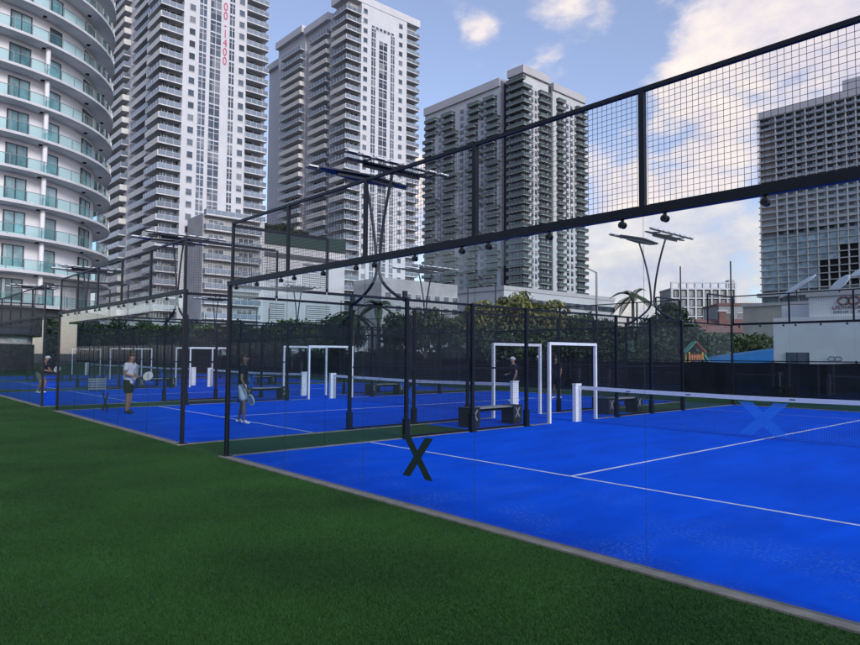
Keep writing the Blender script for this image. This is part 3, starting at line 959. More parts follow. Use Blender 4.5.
# ---- round white building on the left
def round_building():
    C = Vector((-76.7, 2.9, 0)); ro, ri, fh, n = 16.0, 14.2, 3.27, 17
    z0 = 6.4
    t = thing('apartment_building', 'curved white apartment building with teal glass balconies at the left edge', 'building', (C.x, C.y, 0))
    to_cam = math.atan2(CAM.y - C.y, CAM.x - C.x)
    A0, A1, NS = to_cam - 2.2, to_cam + 2.2, 88

    def arc(r):
        return [(r * math.cos(A0 + (A1 - A0) * k / NS), r * math.sin(A0 + (A1 - A0) * k / NS)) for k in range(NS + 1)]

    def ring(mb, r0, r1, z0, z1, m=0):
        poly = arc(r1) + list(reversed(arc(r0)))
        i = len(mb.v); nn = NS + 1
        for z in (z0, z1):
            mb.v += [(x, y, z) for x, y in poly]
        tot = len(poly)
        for k in range(NS):
            a, b_, c, d = k, k + 1, tot - 2 - k, tot - 1 - k
            mb.f.append((i + d, i + c, i + b_, i + a)); mb.m.append(m)
            mb.f.append((i + tot + a, i + tot + b_, i + tot + c, i + tot + d)); mb.m.append(m)
            mb.f.append((i + a, i + b_, i + tot + b_, i + tot + a)); mb.m.append(m)
            mb.f.append((i + c, i + d, i + tot + d, i + tot + c)); mb.m.append(m)
        for a, b_ in ((0, tot - 1), (NS, NS + 1)):
            mb.f.append((i + a, i + b_, i + tot + b_, i + tot + a)); mb.m.append(m)

    b = MB(); b.prism(arc(ri), 0, z0 + n * fh, 0); b.build('wall', M_wallround, t)
    b = MB(); ring(b, ri + 0.01, ro - 0.9, 3.6, z0 - 0.36); ring(b, ri + 0.01, ri + 0.2, 0.0, 2.7); b.build('podium_band', M_darkcore, t)
    sb = MB(); ring(sb, ri + 0.005, ro, -0.26, 0.0, 0)
    for ang_ in np.arange(A0 + 0.2, A1, 0.42):
        x, y = (ro - 1.2) * math.cos(ang_), (ro - 1.2) * math.sin(ang_)
        sb.box(x - 0.16, x + 0.16, y - 0.16, y + 0.16, -0.38, -0.265, 1)
    slab = sb.mesh('balcony_slab', [M_slab_grey, M_void])
    gb = MB(); ring(gb, ro - 0.16, ro - 0.13, 0.06, 1.02, 0); rail = gb.mesh('glass_railing', M_rail_glass)
    pb = MB()
    ring(pb, ro - 0.18, ro - 0.11, 1.021, 1.07, 0)
    for k in range(0, NS + 1, 2):
        a = A0 + (A1 - A0) * k / NS
        mt = Matrix.Rotation(a, 4, 'Z')
        pb.box(ro - 0.129, ro - 0.08, -0.03, 0.03, 0, 1.02, 0, mt)
    posts = pb.mesh('handrail', M_galv)
    for k in range(n):
        z = z0 + k * fh
        put('balcony_slab', slab, t, (0, 0, z))
        g = put('glass_railing', rail, t, (0, 0, z))
        put('handrail', posts, g, (0, 0, 0))
    # windows: (angle from image column, width, sill, head)
    def ang_at(px):
        d = skydir(px, 345); d2 = Vector((d.x, d.y)).normalized()
        o = Vector((CAM.x - C.x, CAM.y - C.y))
        bq = o.dot(d2); cq = o.dot(o) - ri * ri
        s = -bq - math.sqrt(max(0, bq * bq - cq))
        p = o + d2 * s
        return math.atan2(p.y, p.x)
    cols = [(80, 2.5, 0.06, 2.45, 2), (45, 1.35, 0.25, 2.4, 1), (9, 1.9, 0.5, 2.45, 2), (-35, 2.3, 0.06, 2.45, 2), (-75, 1.6, 0.3, 2.4, 1)]
    for (px, w, s0, s1, nb) in cols:
        a = ang_at(px)
        b = MB()
        b.box(ri - 0.4, ri + 0.05, -w / 2, w / 2, s0, s1, 0)
        b.box(ri - 0.3, ri + 0.09, -w / 2 - 0.06, w / 2 + 0.06, s1, s1 + 0.09, 1)
        for j in range(nb + 1):
            y = -w / 2 + w * j / nb
            b.box(ri - 0.3, ri + 0.10, y - 0.05, y + 0.05, s0, s1 - 0.002, 1)
        me = b.mesh('window', [M_winteal, M_darkframe])
        for k in range(n):
            put('window', me, t, (0, 0, z0 + k * fh), a)
    b = MB(); b.bar((0, 0, 0.0), (0, 0, fh - 0.35), 0.22, 0, 10); cm = b.mesh('column', M_wallround)
    for px in (31, -60):
        a = ang_at(px)
        for k in range(8):
            put('column', cm, t, ((ro - 0.8) * math.cos(a), (ro - 0.8) * math.sin(a), z0 + k * fh + 0.003))


round_building()

# ------------------------------------------------------------------ courts
GROUP_WALL, GROUP_SIDE, GROUP_NET = 'glass end walls of the courts', 'mesh side fences of the courts', 'nets of the courts'


def make_end_wall(tall):
    """end wall along x 0..10 at y=0, inside of the court towards +y"""
    t = thing('glass_wall', 'x', 'court wall', (0, 0, 0), 0, GROUP_WALL)
    g = MB(); g.box(0.0, 1.996, -0.006, 0.006, 0.0145, 2.9685, 0); g.m[3] = g.m[5] = 1
    gm = g.mesh('glass_panel', [M_glass, M_edge])
    for k in range(5):
        p = put('glass_panel', gm, t, (2.0 * k + 0.002, 0, 0))
    r = MB(); r.box(-0.05, 10.05, -0.033, 0.033, 2.97, 3.05, 0); rail = r.build('rail', M_steel, t)
    c = MB()
    c.box(-0.012, 0.012, -0.010, 0.010, 2.94, 2.9699, 0)
    mt = Matrix.Translation((0, 0, 2.917)) @ Matrix.Rotation(R(90), 4, 'X')
    c.prism([(0.030 * math.cos(a), 0.030 * math.sin(a)) for a in np.linspace(0, 2 * math.pi, 15)[:-1]], 0.007, 0.026, 0, mt)
    c.prism([(0.030 * math.cos(a), 0.030 * math.sin(a)) for a in np.linspace(0, 2 * math.pi, 15)[:-1]], -0.026, -0.007, 0, mt)
    c.prism([(0.014 * math.cos(a), 0.014 * math.sin(a)) for a in np.linspace(0, 2 * math.pi, 9)[:-1]], 0.0261, 0.031, 1, mt)
    cm = c.mesh('clamp', [M_clamp, M_steel])
    xs = sorted([0.25, 9.75] + [2 * k - 0.2 for k in range(1, 5)] + [2 * k + 0.2 for k in range(1, 5)] + [2 * k + 1.0 for k in range(5)])
    for x in xs:
        put('clamp', cm, rail, (x, 0, 0))
    for x in (0, 10):
        b = MB(); yo = 0.0865 if tall else 0.0
        b.box(-0.032, 0.032, yo - 0.032, yo + 0.032, 0.0145, 2.9685)
        b.box(-0.085, 0.085, yo - 0.07, yo + 0.07, 0.0142, 0.026)
        if tall:
            b.bar((0, yo, 2.969), (0, yo, 5.4), 0.026, 0, 8)
        b.build('corner_post', M_steel, t, (x, 0, 0))
    pm = MB(); pm.box(-0.026, 0.026, -0.022, 0.022, 3.0505, 4.0445); pmm = pm.mesh('mesh_post', M_steel)
    for k in range(6):
        put('mesh_post', pmm, t, (min(max(2.0 * k, 0.03), 9.97) + (0.06 if k == 0 else 0), 0, 0))
    tr = MB(); tr.box(0.06, 10.0, -0.02, 0.02, 4.045, 4.083); tr.build('top_rail', M_steel, t)
    w = MB(); wires_yz(w, 0.05, 1.95, 3.0605, 4.0395, 0.05, 0.0021, 0.0); wm = w.mesh('wire_mesh', M_wire)
    for k in range(5):
        put('wire_mesh', wm, t, (2.0 * k, 0.0, 0))
    return t


def add_sticker(wall, x, z, w, h, t, M):
    b = MB(); x_mark(b, 0, 0, w, h, t, -0.0085, 0.0015)
    p = [c for c in wall.children if c.name.startswith('glass_panel')][int(x // 2)]
    o = b.build('sticker', M, p, (x - 2 * int(x // 2) - 0.002, 0, z))


FRONT_LAB = ['glass wall of the nearest court facing the lawn, dark X sticker low on it',
             'lawn-side glass wall of the second court, in front of the man in white',
             'lawn-side glass wall of the third court, player with grey shorts behind it',
             'lawn-side glass wall of the fourth court, at the left picture edge',
             'lawn-side glass wall of the farthest court, past the left edge']
BACK_LAB = ['glass wall at the back of the nearest court, in front of the white stage building',
            'glass wall at the back of the second court from the right, in front of the trees',
            'glass wall at the back of the third court from the right, before the dark palms',
            'glass wall at the back of the fourth court from the right',
            'glass wall at the back of the farthest court']
ew = make_end_wall(False)
ew2 = make_end_wall(True)
near_wall = None
for i, x0 in enumerate(COURT_X):
    if i == 4:      # its lawn wall lies wholly outside the frame
        pass
    o = ew if i == 0 else copy_tree(ew)
    o.location = (x0, 0, 0); o['label'] = FRONT_LAB[i]
    q = ew2 if i == 0 else copy_tree(ew2)
    q.location = (x0 + 10, 20, 0); q.rotation_euler = (0, 0, math.pi); q['label'] = BACK_LAB[i]
    if i == 0:
        near_wall = o
    if i == 1:
        second_wall = o
add_sticker(near_wall, 5.08, 0.585, 0.54, 0.48, 0.135, M_sticker)
add_sticker(second_wall, 4.95, 0.54, 0.60, 0.50, 0.14, M_sticker)


def make_side():
    """side fence along y 0..20 at x=0"""
    t = thing('side_fence', 'x', 'court fence', (0, 0, 0), 0, GROUP_SIDE)
    for y0, h in ((0.05, 2.94), (2.0, 2.94), (16.004, 2.94), (18.004, 2.94)):
        b = MB(); b.box(-0.006, 0.006, y0 + 0.002, y0 + 1.942, 0.013, h)
        b.m[2] = b.m[4] = 1
        b.build('glass_panel', [M_glass, M_edge], t)
    # posts
    for y in (2, 4, 6, 7.95, 12.05, 14, 16, 18):
        b = MB()
        if y in (2, 18):
            b.box(-0.02, 0.02, -0.02, 0.02, 2.996, 4.04)
        else:
            b.box(-0.036, 0.036, -0.036, 0.036, 0.0, 3.0)
            b.box(-0.055, 0.055, -0.06, 0.06, 0.0, 0.42); b.box(-0.09, 0.09, -0.09, 0.09, 0.001, 0.02)
        b.build('post', M_steel, t, (0.0 if y in (2, 18) else 0.052, y, 0))
    # rails
    for (y0, y1, z) in ((0.05, 1.958, 4.04), (0.05, 1.978, 2.97), (2.022, 8.93, 2.97), (11.07, 17.978, 2.97), (18.045, 19.95, 4.04), (18.022, 19.95, 2.97)):
        b = MB(); b.box(-0.02, 0.02, y0, y1, z - 0.025, z + 0.025); b.build('rail', M_steel, t, (0.0, 0, 0))
    b = MB(); b.box(-0.02, 0.02, 8.935, 11.065, 2.945, 2.995); b.box(-0.02, 0.02, 8.965, 11.035, 2.16, 2.20); b.build('rail', M_steel, t)
    for (y0, y1, z0, z1) in ((0.06, 1.95, 3.0, 4.01), (4.05, 8.9, 0.06, 2.94), (8.98, 11.02, 2.21, 2.94), (11.1, 15.95, 0.06, 2.94), (18.05, 19.94, 3.0, 4.01)):
        b = MB(); wires_yz(b, y0, y1, z0, z1, 0.05, 0.0022, 0.0, 'y'); b.build('wire_mesh', M_wire, t)
    for (y0, y1) in ((4.05, 7.9), (12.1, 15.95)):
        b = MB(); b.box(-0.018, 0.018, y0, y1, 0.022, 0.06); b.box(-0.018, 0.018, y0, y1, 1.46, 1.50); b.build('rail', M_steel, t)
    # white gate frame round the net end
    fr = MB()
    for y in (8.95, 11.05):
        fr.box(-0.04, 0.04, y - 0.032, y + 0.032, 0.0, 2.07)
    fr.box(-0.04, 0.04, 8.918, 11.082, 2.071, 2.145)
    fr.build('gate_frame', M_white, t)
    return t


SIDE_LAB = {-0.0: 'mesh fence with white gate frame along the left side of the nearest court',
            -2: 'mesh fence with white gate frame, right side of the second court from right',
            -12: 'mesh fence on the left of the second court, behind the dark shirted man',
            -14: 'mesh fence along the right side of the third court from the right',
            -24: 'mesh fence along the left side of the third court from the right',
            -26: 'mesh fence along the right side of the fourth court from the right',
            -36: 'mesh fence along the left side of the fourth court from the right',
            -38: 'mesh fence along the right side of the farthest court',
            -48: 'mesh fence along the left side of the farthest court'}
s0 = make_side()
for i, (x, lab) in enumerate(SIDE_LAB.items()):
    o = s0 if i == 0 else copy_tree(s0)
    o.location = (x, 0, 0); o['label'] = lab
    if i % 2 == 1:      # posts stand inside the court on either side
        o.scale = (-1, 1, 1)


def make_net():
    t = thing('padel_net', 'x', 'net', (0, 10, 0), 0, GROUP_NET)
    for x in (0.12, 9.88):
        b = MB(); b.box(-0.055, 0.055, -0.125, 0.125, 0.002, 1.0, 0); b.box(-0.065, 0.065, -0.135, 0.135, 1.0005, 1.03, 0)
        b.build('net_post', [M_white, M_sticker], t, (x, 0, 0))
    n = 24
    b = MB()
    for k in range(n):
        xa, xb = 0.18 + 9.64 * k / n, 0.18 + 9.64 * (k + 1) / n
        za, zb = [0.885 + 0.05 * abs((x - 5) / 4.82) ** 1.5 for x in (xa, xb)]
        i = len(b.v)
        for (x, z) in ((xa, za), (xb, zb)):
            b.v += [(x, -0.012, z - 0.06), (x, 0.012, z - 0.06), (x, 0.012, z + 0.035), (x, -0.012, z + 0.035)]
        for a, c in ((0, 1), (1, 2), (2, 3), (3, 0)):
            b.f.append((i + a, i + c, i + 4 + c, i + 4 + a)); b.m.append(0)
    for x in (1.7, 3.3, 5.6, 7.9):
        b.box(x - 0.06, x + 0.06, -0.0145, -0.0125, 0.87, 0.893, 1)
    b.build('net_band', [M_tape, M_sticker], t)
    b = MB()
    wires_yz(b, 0.2, 9.8, 0.02, 0.83, 0.045, 0.0019, 0.0)
    b.build('netting', M_string, t)
    b = MB(); x_mark(b, 5.0, 0.43, 1.05, 0.72, 0.30, -0.0105, 0.002); b.build('net_logo', M_logo_blue, t)
    return t


NET_LAB = ['net with white band across the nearest court, pale blue X in its middle',
           'net across the second court from the right, behind the man with white shorts',
           'net across the third court from the right', 'net across the fourth court from the right', 'net across the farthest court']
n0 = make_net()
for i, x0 in enumerate(COURT_X):
    o = n0 if i == 0 else copy_tree(n0)
    o.location = (x0, 10, 0); o['label'] = NET_LAB[i]
    if i == 2:
        b = MB()
        for k in range(5):
            b.box(-0.04, 0.04, -0.1275, -0.1255, 0.30 + k * 0.12, 0.35 + k * 0.12)
            b.box(-0.04, -0.015, -0.1275, -0.1255, 0.3505 + k * 0.12, 0.39 + k * 0.12)
        b.build('lettering', M_sticker, [c for c in o.children if c.name.startswith('net_post')][1])


def make_bench():
    t = thing('bench', 'x', 'bench', (0, 0, 0), 0, 'benches between the courts')
    b = MB()
    for k in range(4):
        b.box(-0.19 + k * 0.098, -0.10 + k * 0.098, -0.62, 0.62, 0.44, 0.475)
    b.build('seat', M_bench_seat, t)
    for y in (-0.8, 0.8):
        b = MB(); b.box(-0.2, 0.22, -0.17, 0.17, 0.0, 0.47); b.box(-0.21, 0.23, -0.18, 0.18, 0.4705, 0.485)
        p = b.build('side_panel', M_bench_pad, t, (0, y, 0))
        b = MB()
        mt = Matrix.Rotation(math.pi / 2, 4, 'Z')
        x_mark(b, 0, 0, 0.2, 0.26, 0.05, -0.002, 0.002)
        o = b.build('logo', M_logo_white, p, (0.2205, 0, 0.30)); o.rotation_euler = (0, 0, math.pi / 2)
    b = MB(); b.box(-0.03, 0.03, -0.62, 0.62, 0.36, 0.438); b.build('crossbar', M_steel, t)
    return t


bn = make_bench()
first = True
for gx, nm in ((-0.75, 'nearest gap between courts'), (-12.9, 'second gap between courts'), (-24.9, 'third gap between courts')):
    for y, wh in ((7.5, 'before'), (13.5, 'beyond')):
        o = bn if first else copy_tree(bn); first = False
        o.location = (gx, y, 0)
        o['label'] = 'grey bench with dark end panels, %s the net line, %s' % (wh, nm)


# ------------------------------------------------------------------ court lamps
def make_lamp():
    t = thing('court_lamp', 'x', 'court lamp', (0, 0, 0), 0, 'floodlight posts between the courts')
    for s in (-1, 1):
        pts = []
        for k in range(25):
            z = 2.96 + 2.89 * k / 24
            if z > 3.7:
                off = 0.055 + 0.46 * ((z - 3.7) / 2.15) ** 1.7
            else:
                off = 0.055 + 0.90 * ((3.7 - z) / 0.74) ** 2
            pts.append((s * off, 0, z))
        c = MB(); c.box(s * 0.975 - 0.06, s * 0.975 + 0.06, -0.06, 0.06, 3.005, 3.02); c.box(s * 0.975 - 0.03, s * 0.975 + 0.03, -0.05, 0.05, 3.0205, 3.16); c.build('bracket', M_lampmetal, t)
        b = MB(); b.tube(pts, [0.036 - 0.004 * k / 24 for k in range(25)], 8); arm = b.build('arm', M_lampmetal, t, smooth=True)
        # head: tapered wing along y with light modules on both edges
        cx = s * 0.5
        mt = Matrix.Translation((cx, 0, 5.93)) @ Matrix.Rotation(s * R(9), 4, 'Y')
        h = MB()
        h.prism([(-0.06, -1.25), (0.06, -1.25), (0.19, -0.12), (0.19, 0.12), (0.06, 1.25), (-0.06, 1.25), (-0.19, 0.12), (-0.19, -0.12)], -0.02, 0.015, 0, mt)
        h.prism([(-0.025, -0.8), (0.025, -0.8), (0.09, 0), (0.025, 0.8), (-0.025, 0.8), (-0.09, 0)], -0.10, -0.0201, 0, mt)
        eo = 0.25 * s
        h.box(eo - 0.02, eo + 0.02, -1.45, 1.45, 0.05, 0.085, 0, mt)
        for y in (-0.8, 0.0, 0.8):
            h.box(min(0, eo), max(0, eo), y - 0.02, y + 0.02, 0.0155, 0.049, 0, mt)
        head = h.build('lamp_head', M_lampmetal, t)
        lm = MB()
        lm.box(-0.07, 0.07, -0.12, 0.12, 0.0, 0.035, 0); lm.box(-0.06, 0.06, -0.11, 0.11, -0.005, -0.0002, 1)
        lme = lm.mesh('light_module', [M_lamptop, M_lens])
        for k in range(8):
            o = put('light_module', lme, head)
            o.matrix_local = mt @ Matrix.Translation((eo, -1.29 + k * 0.3686, 0.091))
    return t


LAMPS = [(-1, 4.0, 'tall twin-arm court lamp with dark wing heads above the nearest court corner'),
         (-1, 16.0, 'twin-arm court lamp standing against the sky right of the grey tower'),
         (-13, 4.0, 'twin-arm court lamp with white light modules in front of the tallest white tower'),
         (-13, 16.0, 'twin-arm court lamp in front of the left foot of the grey tower'),
         (-25, 4.0, 'twin-arm court lamp in front of the lower balconies of the curved building'),
         (-25, 16.0, 'twin-arm court lamp in front of the white podium block'),
         (-37, 4.0, 'leftmost twin-arm court lamp, near the left picture edge'),
         (-37, 16.0, 'small distant twin-arm court lamp in front of the tallest white tower')]
lp = make_lamp()
for i, (x, y, lab) in enumerate(LAMPS):
    o = lp if i == 0 else copy_tree(lp)
    o.location = (x, y, 0); o['label'] = lab

# ------------------------------------------------------------------ fence behind the courts
def fence(x0, y0, x1, y1, h, label, seg=3.0):
    d = Vector((x1 - x0, y1 - y0, 0)); L_ = d.length; a = math.atan2(d.y, d.x)
    t = thing('windscreen_fence', label, 'fence', (x0, y0, 0), a, 'fences hung with black cloth')
    n = int(L_ / seg)
    for k in range(n):
        b = MB()
        for j in range(6):
            xa, xb = seg * (k + j / 6), seg * (k + (j + 1) / 6)
            w = lambda x: 0.02 * math.sin(x * 3.1) + 0.015 * math.sin(x * 7.7)
            s = lambda x: h - 0.04 - 0.05 * math.sin(math.pi * ((x / seg) % 1.0 if (x / seg) % 1.0 > 1e-6 else 0))
            b.face([(xa, w(xa), 0.02), (xb, w(xb), 0.02), (xb, w(xb) * 0.5, s(xb)), (xa, w(xa) * 0.5, s(xa))])
        b.build('windscreen', M_windscreen, t)
        b = MB(); b.bar((seg * k, 0.06, -0.05), (seg * k, 0.06, h + 0.05), 0.03, 0, 8); b.build('post', M_steel, t)
    for z in (h, h * 0.5, 0.18):
        b = MB(); b.bar((0, 0.05 if z < h else 0.0, z), (L_, 0.05 if z < h else 0.0, z), 0.022, 0, 6); b.build('rail', M_steel, t)


fence(-54, 23.7, 36, 23.7, 1.62, 'long low fence with black windscreen cloth behind all the courts')
fence(-54, 0.5, -54, 23.6, 2.6, 'black windscreen fence closing the far left side of the courts', 2.31)


# ------------------------------------------------------------------ stage building, canopies, play house behind the right court
SG = 0.62
t = thing('stage_building', 'white stage building with red-brown looped emblem and window, at the right edge', 'building',
          (CAM.x + SG * (-12.95 - CAM.x), CAM.y + SG * (58 - CAM.y), CAM.z * (1 - SG)))
t.scale = (SG, SG, SG)
b = MB(); b.box(0, 26, 0, 6, -1.2, 5.35); b.build('wall', M_stage, t)
b = MB(); b.box(2.9, 26, 0.3, 6, 5.352, 7.1); b.box(-0.0, 2.9, 2.0, 6, 5.352, 6.6); b.build('upper_wall', M_stage, t)
b = MB(); b.box(2.7, 26.2, 0.1, 6.2, 7.101, 7.35); b.build('parapet', M_roofgrey, t)
b = MB(); b.box(1.1, 2.95, -0.05, 0.2, 1.2, 2.25, 0)
for x in (1.1, 2.0, 2.9):
    b.box(x - 0.04, x + 0.04, -0.08, -0.052, 1.2, 2.25, 1)
b.build('window', [M_win, M_darkframe], t)


def loops(parent, cx, cz, r, th, y, M, name):
    b = MB()
    for s in (-1, 1):
        c = cx + s * r * 0.92
        pts = [(c + r * math.cos(a), y, cz + 0.72 * r * math.sin(a)) for a in np.linspace(0, 2 * math.pi, 25)]
        b.tube(pts, th, 6)
    b.build(name, M, parent, smooth=True)


M_embl = mat('emblem_brown', (0.22, 0.12, 0.11), 0.6)
M_emblgrey = mat('emblem_grey', (0.20, 0.22, 0.25), 0.6)
loops(t, 6.0, 6.62, 0.42, 0.10, 0.28, M_embl, 'emblem')
loops(t, 4.95, 1.72, 0.27, 0.03, -0.03, M_emblgrey, 'emblem')
rng = random.Random(5)
for row, (z, hh, x0_, x1_, M) in enumerate(((5.93, 0.26, 4.75, 7.6, M_embl), (5.58, 0.22, 4.65, 7.7, M_emblgrey))):
    b = MB(); x = x0_
    while x < x1_:
        w = rng.uniform(0.10, 0.19)
        k = rng.randint(0, 3)
        if rng.random() < 0.12:
            x += 0.16; continue
        b.box(x, x + 0.05, 0.26, 0.298, z, z + hh)
        if k in (0, 1): b.box(x + 0.0505, x + w, 0.26, 0.298, z + hh - 0.05, z + hh)
        if k in (1, 2): b.box(x + 0.0505, x + w, 0.26, 0.298, z, z + 0.05)
        if k in (0, 3): b.box(x + w - 0.05, x + w - 0.0002, 0.26, 0.298, z + 0.052, z + hh - 0.052)
        x += w + 0.06
    b.build('lettering', M, t)
b = MB()
for x in (3.4, 4.0):
    pass
t2 = thing('service_building', 'plain beige building with flat roof between the apartment block and the white stage', 'building', (-19.0, 66, 0))
b = MB(); b.box(0, 10, 0, 8, 0, 7.1); b.build('wall', M_beige, t2)
b = MB(); b.box(-0.15, 10.15, -0.15, 8.15, 7.101, 7.4); b.build('parapet', M_roofgrey, t2)

# leaf-shaped shade dishes on posts
def dish(x, y, z, ang, L_, wd, label, tilt):
    t = thing('shade_dish', label, 'shade', (CAM.x + SG * (x - CAM.x), CAM.y + SG * (y - CAM.y), CAM.z * (1 - SG) + SG * 7.35), 0, 'pale leaf shaped shades on the stage roof')
    t.scale = (SG, SG, SG)
    mt = Matrix.Translation((0, 0, z - 7.35)) @ Matrix.Rotation(R(-20), 4, 'Z') @ Matrix.Rotation(-ang, 4, 'Y') @ Matrix.Rotation(tilt, 4, 'X')
    b = MB(); b.ellipsoid((0, 0, 0), (L_ / 2, wd / 2, 0.10), 0, 24, 8, mt)
    b.build('dish', M_sail, t, smooth=True)
    b = MB(); b.bar((0, 0, 0), (0, 0, z - 7.35 - 0.06), 0.07, 0, 8); b.build('post', M_darkcore, t)


dish(-11.6, 60, 8.25, R(24), 4.3, 1.5, 'longest pale leaf shaped shade, tilted, left on the stage roof', R(38))
dish(-8.15, 60, 8.25, R(28), 2.3, 1.7, 'small pale oval shade in the middle on the stage roof', R(50))
dish(-5.6, 60, 9.5, R(12), 4.0, 2.2, 'pale oval shade on the stage roof at the right picture edge', R(35))

# blue canopies and play house
t = thing('canopy', 'large blue canopy rising to the right behind the black fence', 'canopy', (-10.6, 42.5, 0))
b = MB()
p00, p10, p11, p01 = (-1.6, -1.2, 1.42), (6.5, -1.2, 1.42), (6.5, 2.6, 1.5), (-1.6, 2.6, 1.42)
r0, r1 = (-1.3, 0.9, 1.85), (6.3, 0.9, 2.85)
b.face([p00, p10, r1, r0]); b.face([p11, p01, r0, r1]); b.face([p01, p00, r0]); b.face([p10, p11, r1])
b.face([(q[0], q[1], q[2] - 0.03) for q in (p00, p01, p11, p10)])
b.build('cloth', M_canopy, t)
for (x, y) in ((-1.1, -1.1), (-1.1, 2.5), (6.4, -1.1), (6.4, 2.5)):
    b = MB(); b.bar((x, y, 0), (x, y, 1.40), 0.06, 0, 8); b.build('post', M_galv, t)
t = thing('canopy', 'pale blue rounded canopy below the large blue one', 'canopy', (-6.6, 38.6, -0.62))
b = MB()
NX, NY = 12, 8
for i in range(NX):
    for j in range(NY):
        q = []
        for (a, c) in ((i, j), (i + 1, j), (i + 1, j + 1), (i, j + 1)):
            u, v = a / NX * 2 - 1, c / NY * 2 - 1
            q.append((u * 2.6, v * 1.4, 1.62 + 0.38 * (1 - abs(u) ** 4) * (1 - v * v)))
        b.face(q)
b.face([(-2.6, -1.4, 1.61), (-2.6, 1.4, 1.61), (2.6, 1.4, 1.61), (2.6, -1.4, 1.61)])
b.build('cloth', M_canopylight, t)
for x in (-2.4, 2.4):
    for y in (-1.3, 1.3):
        b = MB(); b.bar((x, y, 0), (x, y, 1.605), 0.05, 0, 8); b.build('post', M_galv, t)

t = thing('play_house', 'colourful play house with pink and green roof behind the black fence', 'play house', (-6.6, 30.2, 0), R(42))
t.scale = (0.84, 0.84, 0.84)
M_py = mat('yellow_plastic', (0.50, 0.33, 0.08), 0.4); M_pr = mat('pink_plastic', (0.55, 0.16, 0.13), 0.4); M_pg = mat('green_plastic', (0.05, 0.33, 0.22), 0.4); M_po = mat('orange_plastic', (0.52, 0.16, 0.05), 0.4)
for x in (-0.42, 0.42):
    for y in (-0.42, 0.42):
        b = MB(); b.box(x - 0.05, x + 0.05, y - 0.05, y + 0.05, 0, 2.45); b.build('post', M_py, t)
b = MB(); b.box(-0.5, 0.5, -0.5, 0.5, 1.1, 1.2); b.build('deck', M_pr, t)
b = MB()
for k in range(6):
    b.box(-0.45 + k * 0.155, -0.36 + k * 0.155, -0.5, -0.475, 1.85, 2.3)
b.box(-0.47, 0.47, -0.4745, -0.45, 2.1, 2.2); b.build('railing', M_po, t)
b = MB(); b.face([(-0.62, -0.6, 2.45), (0, -0.6, 3.15), (0, 0.6, 3.15), (-0.62, 0.6, 2.45)]); b.face([(-0.62, -0.6, 2.40), (-0.62, 0.6, 2.40), (0, 0.6, 3.10), (0, -0.6, 3.10)]); b.face([(-0.62, -0.6, 2.45), (-0.62, -0.6, 2.4), (0, -0.6, 3.1), (0, -0.6, 3.15)])
b.build('roof', M_pg, t)
b = MB(); b.face([(0.005, -0.6, 3.15), (0.62, -0.6, 2.45), (0.62, 0.6, 2.45), (0.005, 0.6, 3.15)]); b.face([(0.005, -0.6, 3.10), (0.005, 0.6, 3.10), (0.62, 0.6, 2.40), (0.62, -0.6, 2.40)]); b.face([(0.005, -0.6, 3.15), (0.005, -0.6, 3.1), (0.62, -0.6, 2.4), (0.62, -0.6, 2.45)])
b.build('roof', M_pr, t)
b = MB()
for k in range(8):
    a0, a1 = k / 8, (k + 1) / 8
    f = lambda q: (0.62 + 1.1 * q, 2.2 - 1.2 * q - 0.25 * math.sin(q * 3.14))
    (xa, za), (xb, zb) = f(a0), f(a1)
    b.face([(xa, -0.22, za), (xb, -0.22, zb), (xb, 0.22, zb), (xa, 0.22, za)]); b.face([(xa, -0.22, za + 0.2), (xb, -0.22, zb + 0.2), (xb, -0.22, zb), (xa, -0.22, za)])
b.build('slide', M_pg, t)

# street lamp and two timber poles
t = thing('street_lamp', 'grey street lamp with single arm beside the grey tower', 'street lamp', (-16.6, 35.7, 0))
b = MB(); b.tube([(0, 0, 0), (0, 0, 4), (0, 0, 7.9)], [0.11, 0.09, 0.07], 8); b.build('pole', M_galv, t)
b = MB(); b.tube([(0, 0, 7.85), (-0.35, -0.35, 8.1), (-0.75, -0.8, 8.25)], 0.04, 6); b.build('arm', M_galv, t)
b = MB(); b.ellipsoid((-0.9, -0.95, 8.24), (0.28, 0.28, 0.07), 0, 12, 6); b.build('lamp_head', M_galv, t)

# parked van
def van(x, y, rz, label):
    t = thing('parked_van', label, 'van', (x, y, 0), rz)
    prof = [(-2.4, 0.35), (2.2, 0.35), (2.4, 0.6), (2.35, 1.0), (1.5, 1.25), (0.95, 1.95), (0.7, 2.05), (-2.3, 2.05), (-2.42, 1.9), (-2.45, 0.6)]
    b = MB(); mt = Matrix.Rotation(R(90), 4, 'X'); b.prism(prof, -0.9, 0.9, 0, mt); b.build('body', M_white, t)
    b = MB()
    for s in (-0.905, 0.905):
        b.face([(-2.0, s, 1.3), (0.6, s, 1.3), (0.6, s, 1.85), (-2.0, s, 1.85)])
    b.face([(1.48, -0.75, 1.32), (1.48, 0.75, 1.32), (1.03, 0.75, 1.90), (1.03, -0.75, 1.90)])
    b.build('window', M_win, t)
    for wx in (-1.5, 1.5):
        for s in (-0.92, 0.92):
            b = MB(); b.prism([(wx + 0.34 * math.cos(a), 0.34 + 0.34 * math.sin(a)) for a in np.linspace(0, 2 * math.pi, 17)[:-1]], -0.1, 0.1, 0, Matrix.Translation((0, s, 0)) @ mt); b.build('wheel', M_clamp, t)


van(-19.3, 32.2, R(-10), 'white van parked behind the fence under the trees')

